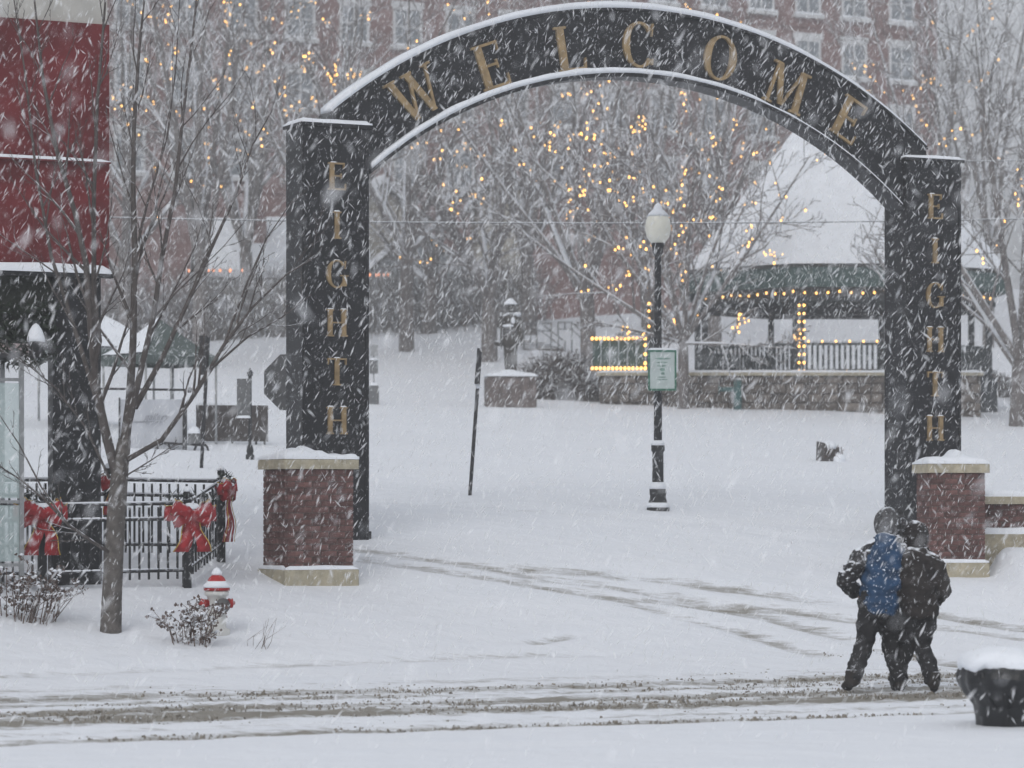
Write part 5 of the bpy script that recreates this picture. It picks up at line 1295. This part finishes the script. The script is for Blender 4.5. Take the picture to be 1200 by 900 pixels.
walker('person in a blue jacket with dark sleeves and grey hood, hand in pocket', 1029, 806, dict(
    legs=[((-.08,0,.86), (-.115,.09,.47), (-.27,-.14,.12), (-.33,-.02,.045)), ((.09,0,.86), (.13,.16,.47), (.235,.12,.085), (.26,.29,.04))],
    arms=[((-.15,.0,1.33), (-.335,-.06,1.07), (-.20,.15,.97)), ((.24,.02,1.33), (.31,.05,1.08), (.22,.21,.98))],
    shoulder_z=1.46, lean=.075, head=(.105,.06,1.625), face=(.9,.45,-.12), hem=.77, width=.195, hood=(.128,.145,.165)), M_jblue, M_jblack, M_hat, 0, True)
walker('shorter person in a dark brown hooded coat beside the blue jacket', 1077, 807, dict(
    legs=[((-.085,0,.82), (-.10,.16,.46), (-.20,.20,.085), (-.20,.36,.04)), ((.085,0,.82), (.035,.06,.45), (.125,-.12,.10), (.155,.03,.04))],
    arms=[((-.185,.02,1.22), (-.26,-.01,.98), (-.16,.17,.86)), ((.165,.02,1.22), (.235,-.04,.98), (.13,.16,.86))],
    shoulder_z=1.34, lean=-.015, head=(-.03,.06,1.505), face=(-.25,1,-.15), hem=.73, width=.195, hood=(.135,.145,.155)), M_jbrown, M_jbrown, M_beanie, 0, False)

# ------------------------------------------------------------------ bagged litter bin at the kerb
bp_ = W(1186, 853, 24.0); bp_.z = min(bp_.z, gz(bp_.x, 24.0)+.01)
bn_ = thing('litter_bin', 'litter bin wrapped in black plastic under a thick pillow of snow', 'bin', bp_)
jit = lambda a, z: 1 + .03*math.sin(a*9) + .05*math.sin(a*5+z*9)*max(0, z-.25)*3 + .04*mnoise.noise((math.cos(a)*3, math.sin(a)*3, z*6))
MB().lathe([(.265,-.25), (.27,.05), (.275,.17), (.285,.21)], 40, jit=jit).build('drum', M_bag, bn_, True)
def bagr(a, z): return 1 + (.018*math.sin(a*6+z*11) + .022*math.sin(a*13-z*9+1) + .03*math.sin(a*3+1) + .05*mnoise.noise((math.cos(a)*3.1+7, math.sin(a)*3.1, z*7)))*min(1, max(0, (z-.14)*6))
mb = MB().lathe([(.288,.10), (.30,.18), (.335,.235), (.375,.28), (.405,.32), (.425,.36), (.43,.40), (.42,.44), (.40,.475), (.34,.51), (.20,.53), (.02,.535)], 90, jit=bagr)
mb.v = [(x, y, z + (.012*mnoise.noise((x*4+3, y*4, z*3)) + .018*mnoise.noise((x*13, y*13, z*6)))*min(1, max(0, (z-.12)*5))) for x, y, z in mb.v]; mb.build('bag', M_bag, bn_)
for i, a in enumerate((3.95, 4.35, 4.8, 5.2)):
    mb = MB(); p0 = Vector((.425*math.cos(a), .425*math.sin(a), .45)); p1 = Vector((.31*math.cos(a+.14), .31*math.sin(a+.14), .17))
    ribbon(mb, [p0, p0.lerp(p1,.3)+Vector((math.cos(a)*.03, math.sin(a)*.03, .01)), p0.lerp(p1,.65)+Vector((math.cos(a)*.02, math.sin(a)*.02, 0)), p1], (-math.sin(a), math.cos(a), .25), .03, .012); mb.build('bag_fold', M_bag, bn_, True)
mb = MB().lathe([(.37,.44), (.405,.47), (.41,.52), (.385,.565), (.32,.60), (.20,.625), (.02,.635)], 64, jit=lambda a, z: 1 + .06*math.sin(a*2+.5) + .10*mnoise.noise((math.cos(a)*2, math.sin(a)*2, z*3)))
mb.v = [(x, y, z + .05*mnoise.noise((x*4, y*4, 2)) + (.06*mnoise.noise((x*9, y*9, 7)) if z < .48 else .012*mnoise.noise((x*14, y*14, 1)))) for x, y, z in mb.v]; mb.build('snow_cap', M_snow, bn_, True)

# ------------------------------------------------------------------ falling snow: uncountable flakes filling the air over the whole place
rng = np.random.default_rng(17)
def flakes(n, dmin, dmax, pw, wmin, wmax, aspect):
    d = dmin + (dmax-dmin) * rng.random(n) ** pw
    x = (rng.random(n)-.5) * (d*.52 + 3); z = CZ + (rng.random(n)*1.0 - .26) * (d*.34 + 2)
    u, v = uv(x, d); g_ = height_uv(u, v); keep = z > g_ + .02; d, x, z = d[keep], x[keep], z[keep]; n = len(d)
    w_ = wmin + (wmax-wmin) * rng.random(n) ** 2.3
    L2 = w_ * rng.uniform(*aspect, n)
    dirx = -.50 + .30*rng.normal(size=n); flip = rng.random(n) < .16; dirx[flip] *= -1.1
    D = np.stack([dirx, .35*rng.normal(size=n), -np.ones(n)], 1); D /= np.linalg.norm(D, axis=1)[:, None]
    A = np.cross(D, rng.normal(size=(n, 3))); A /= np.linalg.norm(A, axis=1)[:, None]; B = np.cross(D, A)
    C = np.stack([x, d, z], 1); off = D * (L2 * rng.uniform(-.35, .35, n))[:, None]; bend = B * (w_ * rng.normal(size=n) * .6)[:, None]
    V = np.stack([C - D*L2[:, None], C + off - A*(w_*rng.uniform(.6, 1.3, n))[:, None] + bend, C + D*L2[:, None], C + off*.5 + A*(w_*rng.uniform(.6, 1.3, n))[:, None] + bend], 1).reshape(-1, 3)
    return V, (np.arange(n)[:, None, None]*4 + np.array([(0,1,2),(0,2,3)])[None]).reshape(-1, 3)
parts_ = [flakes(70000, 12, 42, .50, .0011, .0035, (4, 8)), flakes(150000, 14, 45, .50, .0016, .0088, (4, 8.5)), flakes(5200, 4, 14, .5, .0018, .009, (2.5, 6)),
          flakes(150000, 45, 80, .60, .0035, .011, (3.5, 6.5)), flakes(150000, 80, 128, .85, .006, .018, (3, 5))]
o_ = 0; Vf, fi = [], []
for V, t3 in parts_: Vf.append(V); fi.append(t3 + o_); o_ += len(V)
Vf = np.concatenate(Vf); fi = np.concatenate(fi)
me = bpy.data.meshes.new('falling_snow'); me.vertices.add(len(Vf)); me.vertices.foreach_set('co', Vf.ravel())
me.loops.add(fi.size); me.loops.foreach_set('vertex_index', fi.ravel()); me.polygons.add(len(fi)); me.polygons.foreach_set('loop_start', np.arange(0, fi.size, 3)); me.update(calc_edges=True)
fo = link('falling_snow', me, M_flake); tag(fo, 'wind driven snowflakes filling the air', 'snow', kind='stuff')

# ------------------------------------------------------------------ snowy air
hz = MB().box(-420, 420, -100, 520, -2, 46).build('haze', None); tag(hz, 'pale snow haze in the air', kind='stuff')
m = bpy.data.materials.new('haze'); m.use_nodes = True; t = m.node_tree; t.nodes.clear()
pv = t.nodes.new('ShaderNodeVolumePrincipled'); pv.inputs['Color'].default_value = (.97, .98, 1, 1); pv.inputs['Density'].default_value = .0033; pv.inputs['Anisotropy'].default_value = .2
om = t.nodes.new('ShaderNodeOutputMaterial'); t.links.new(pv.outputs[0], om.inputs['Volume']); hz.data.materials.append(m)
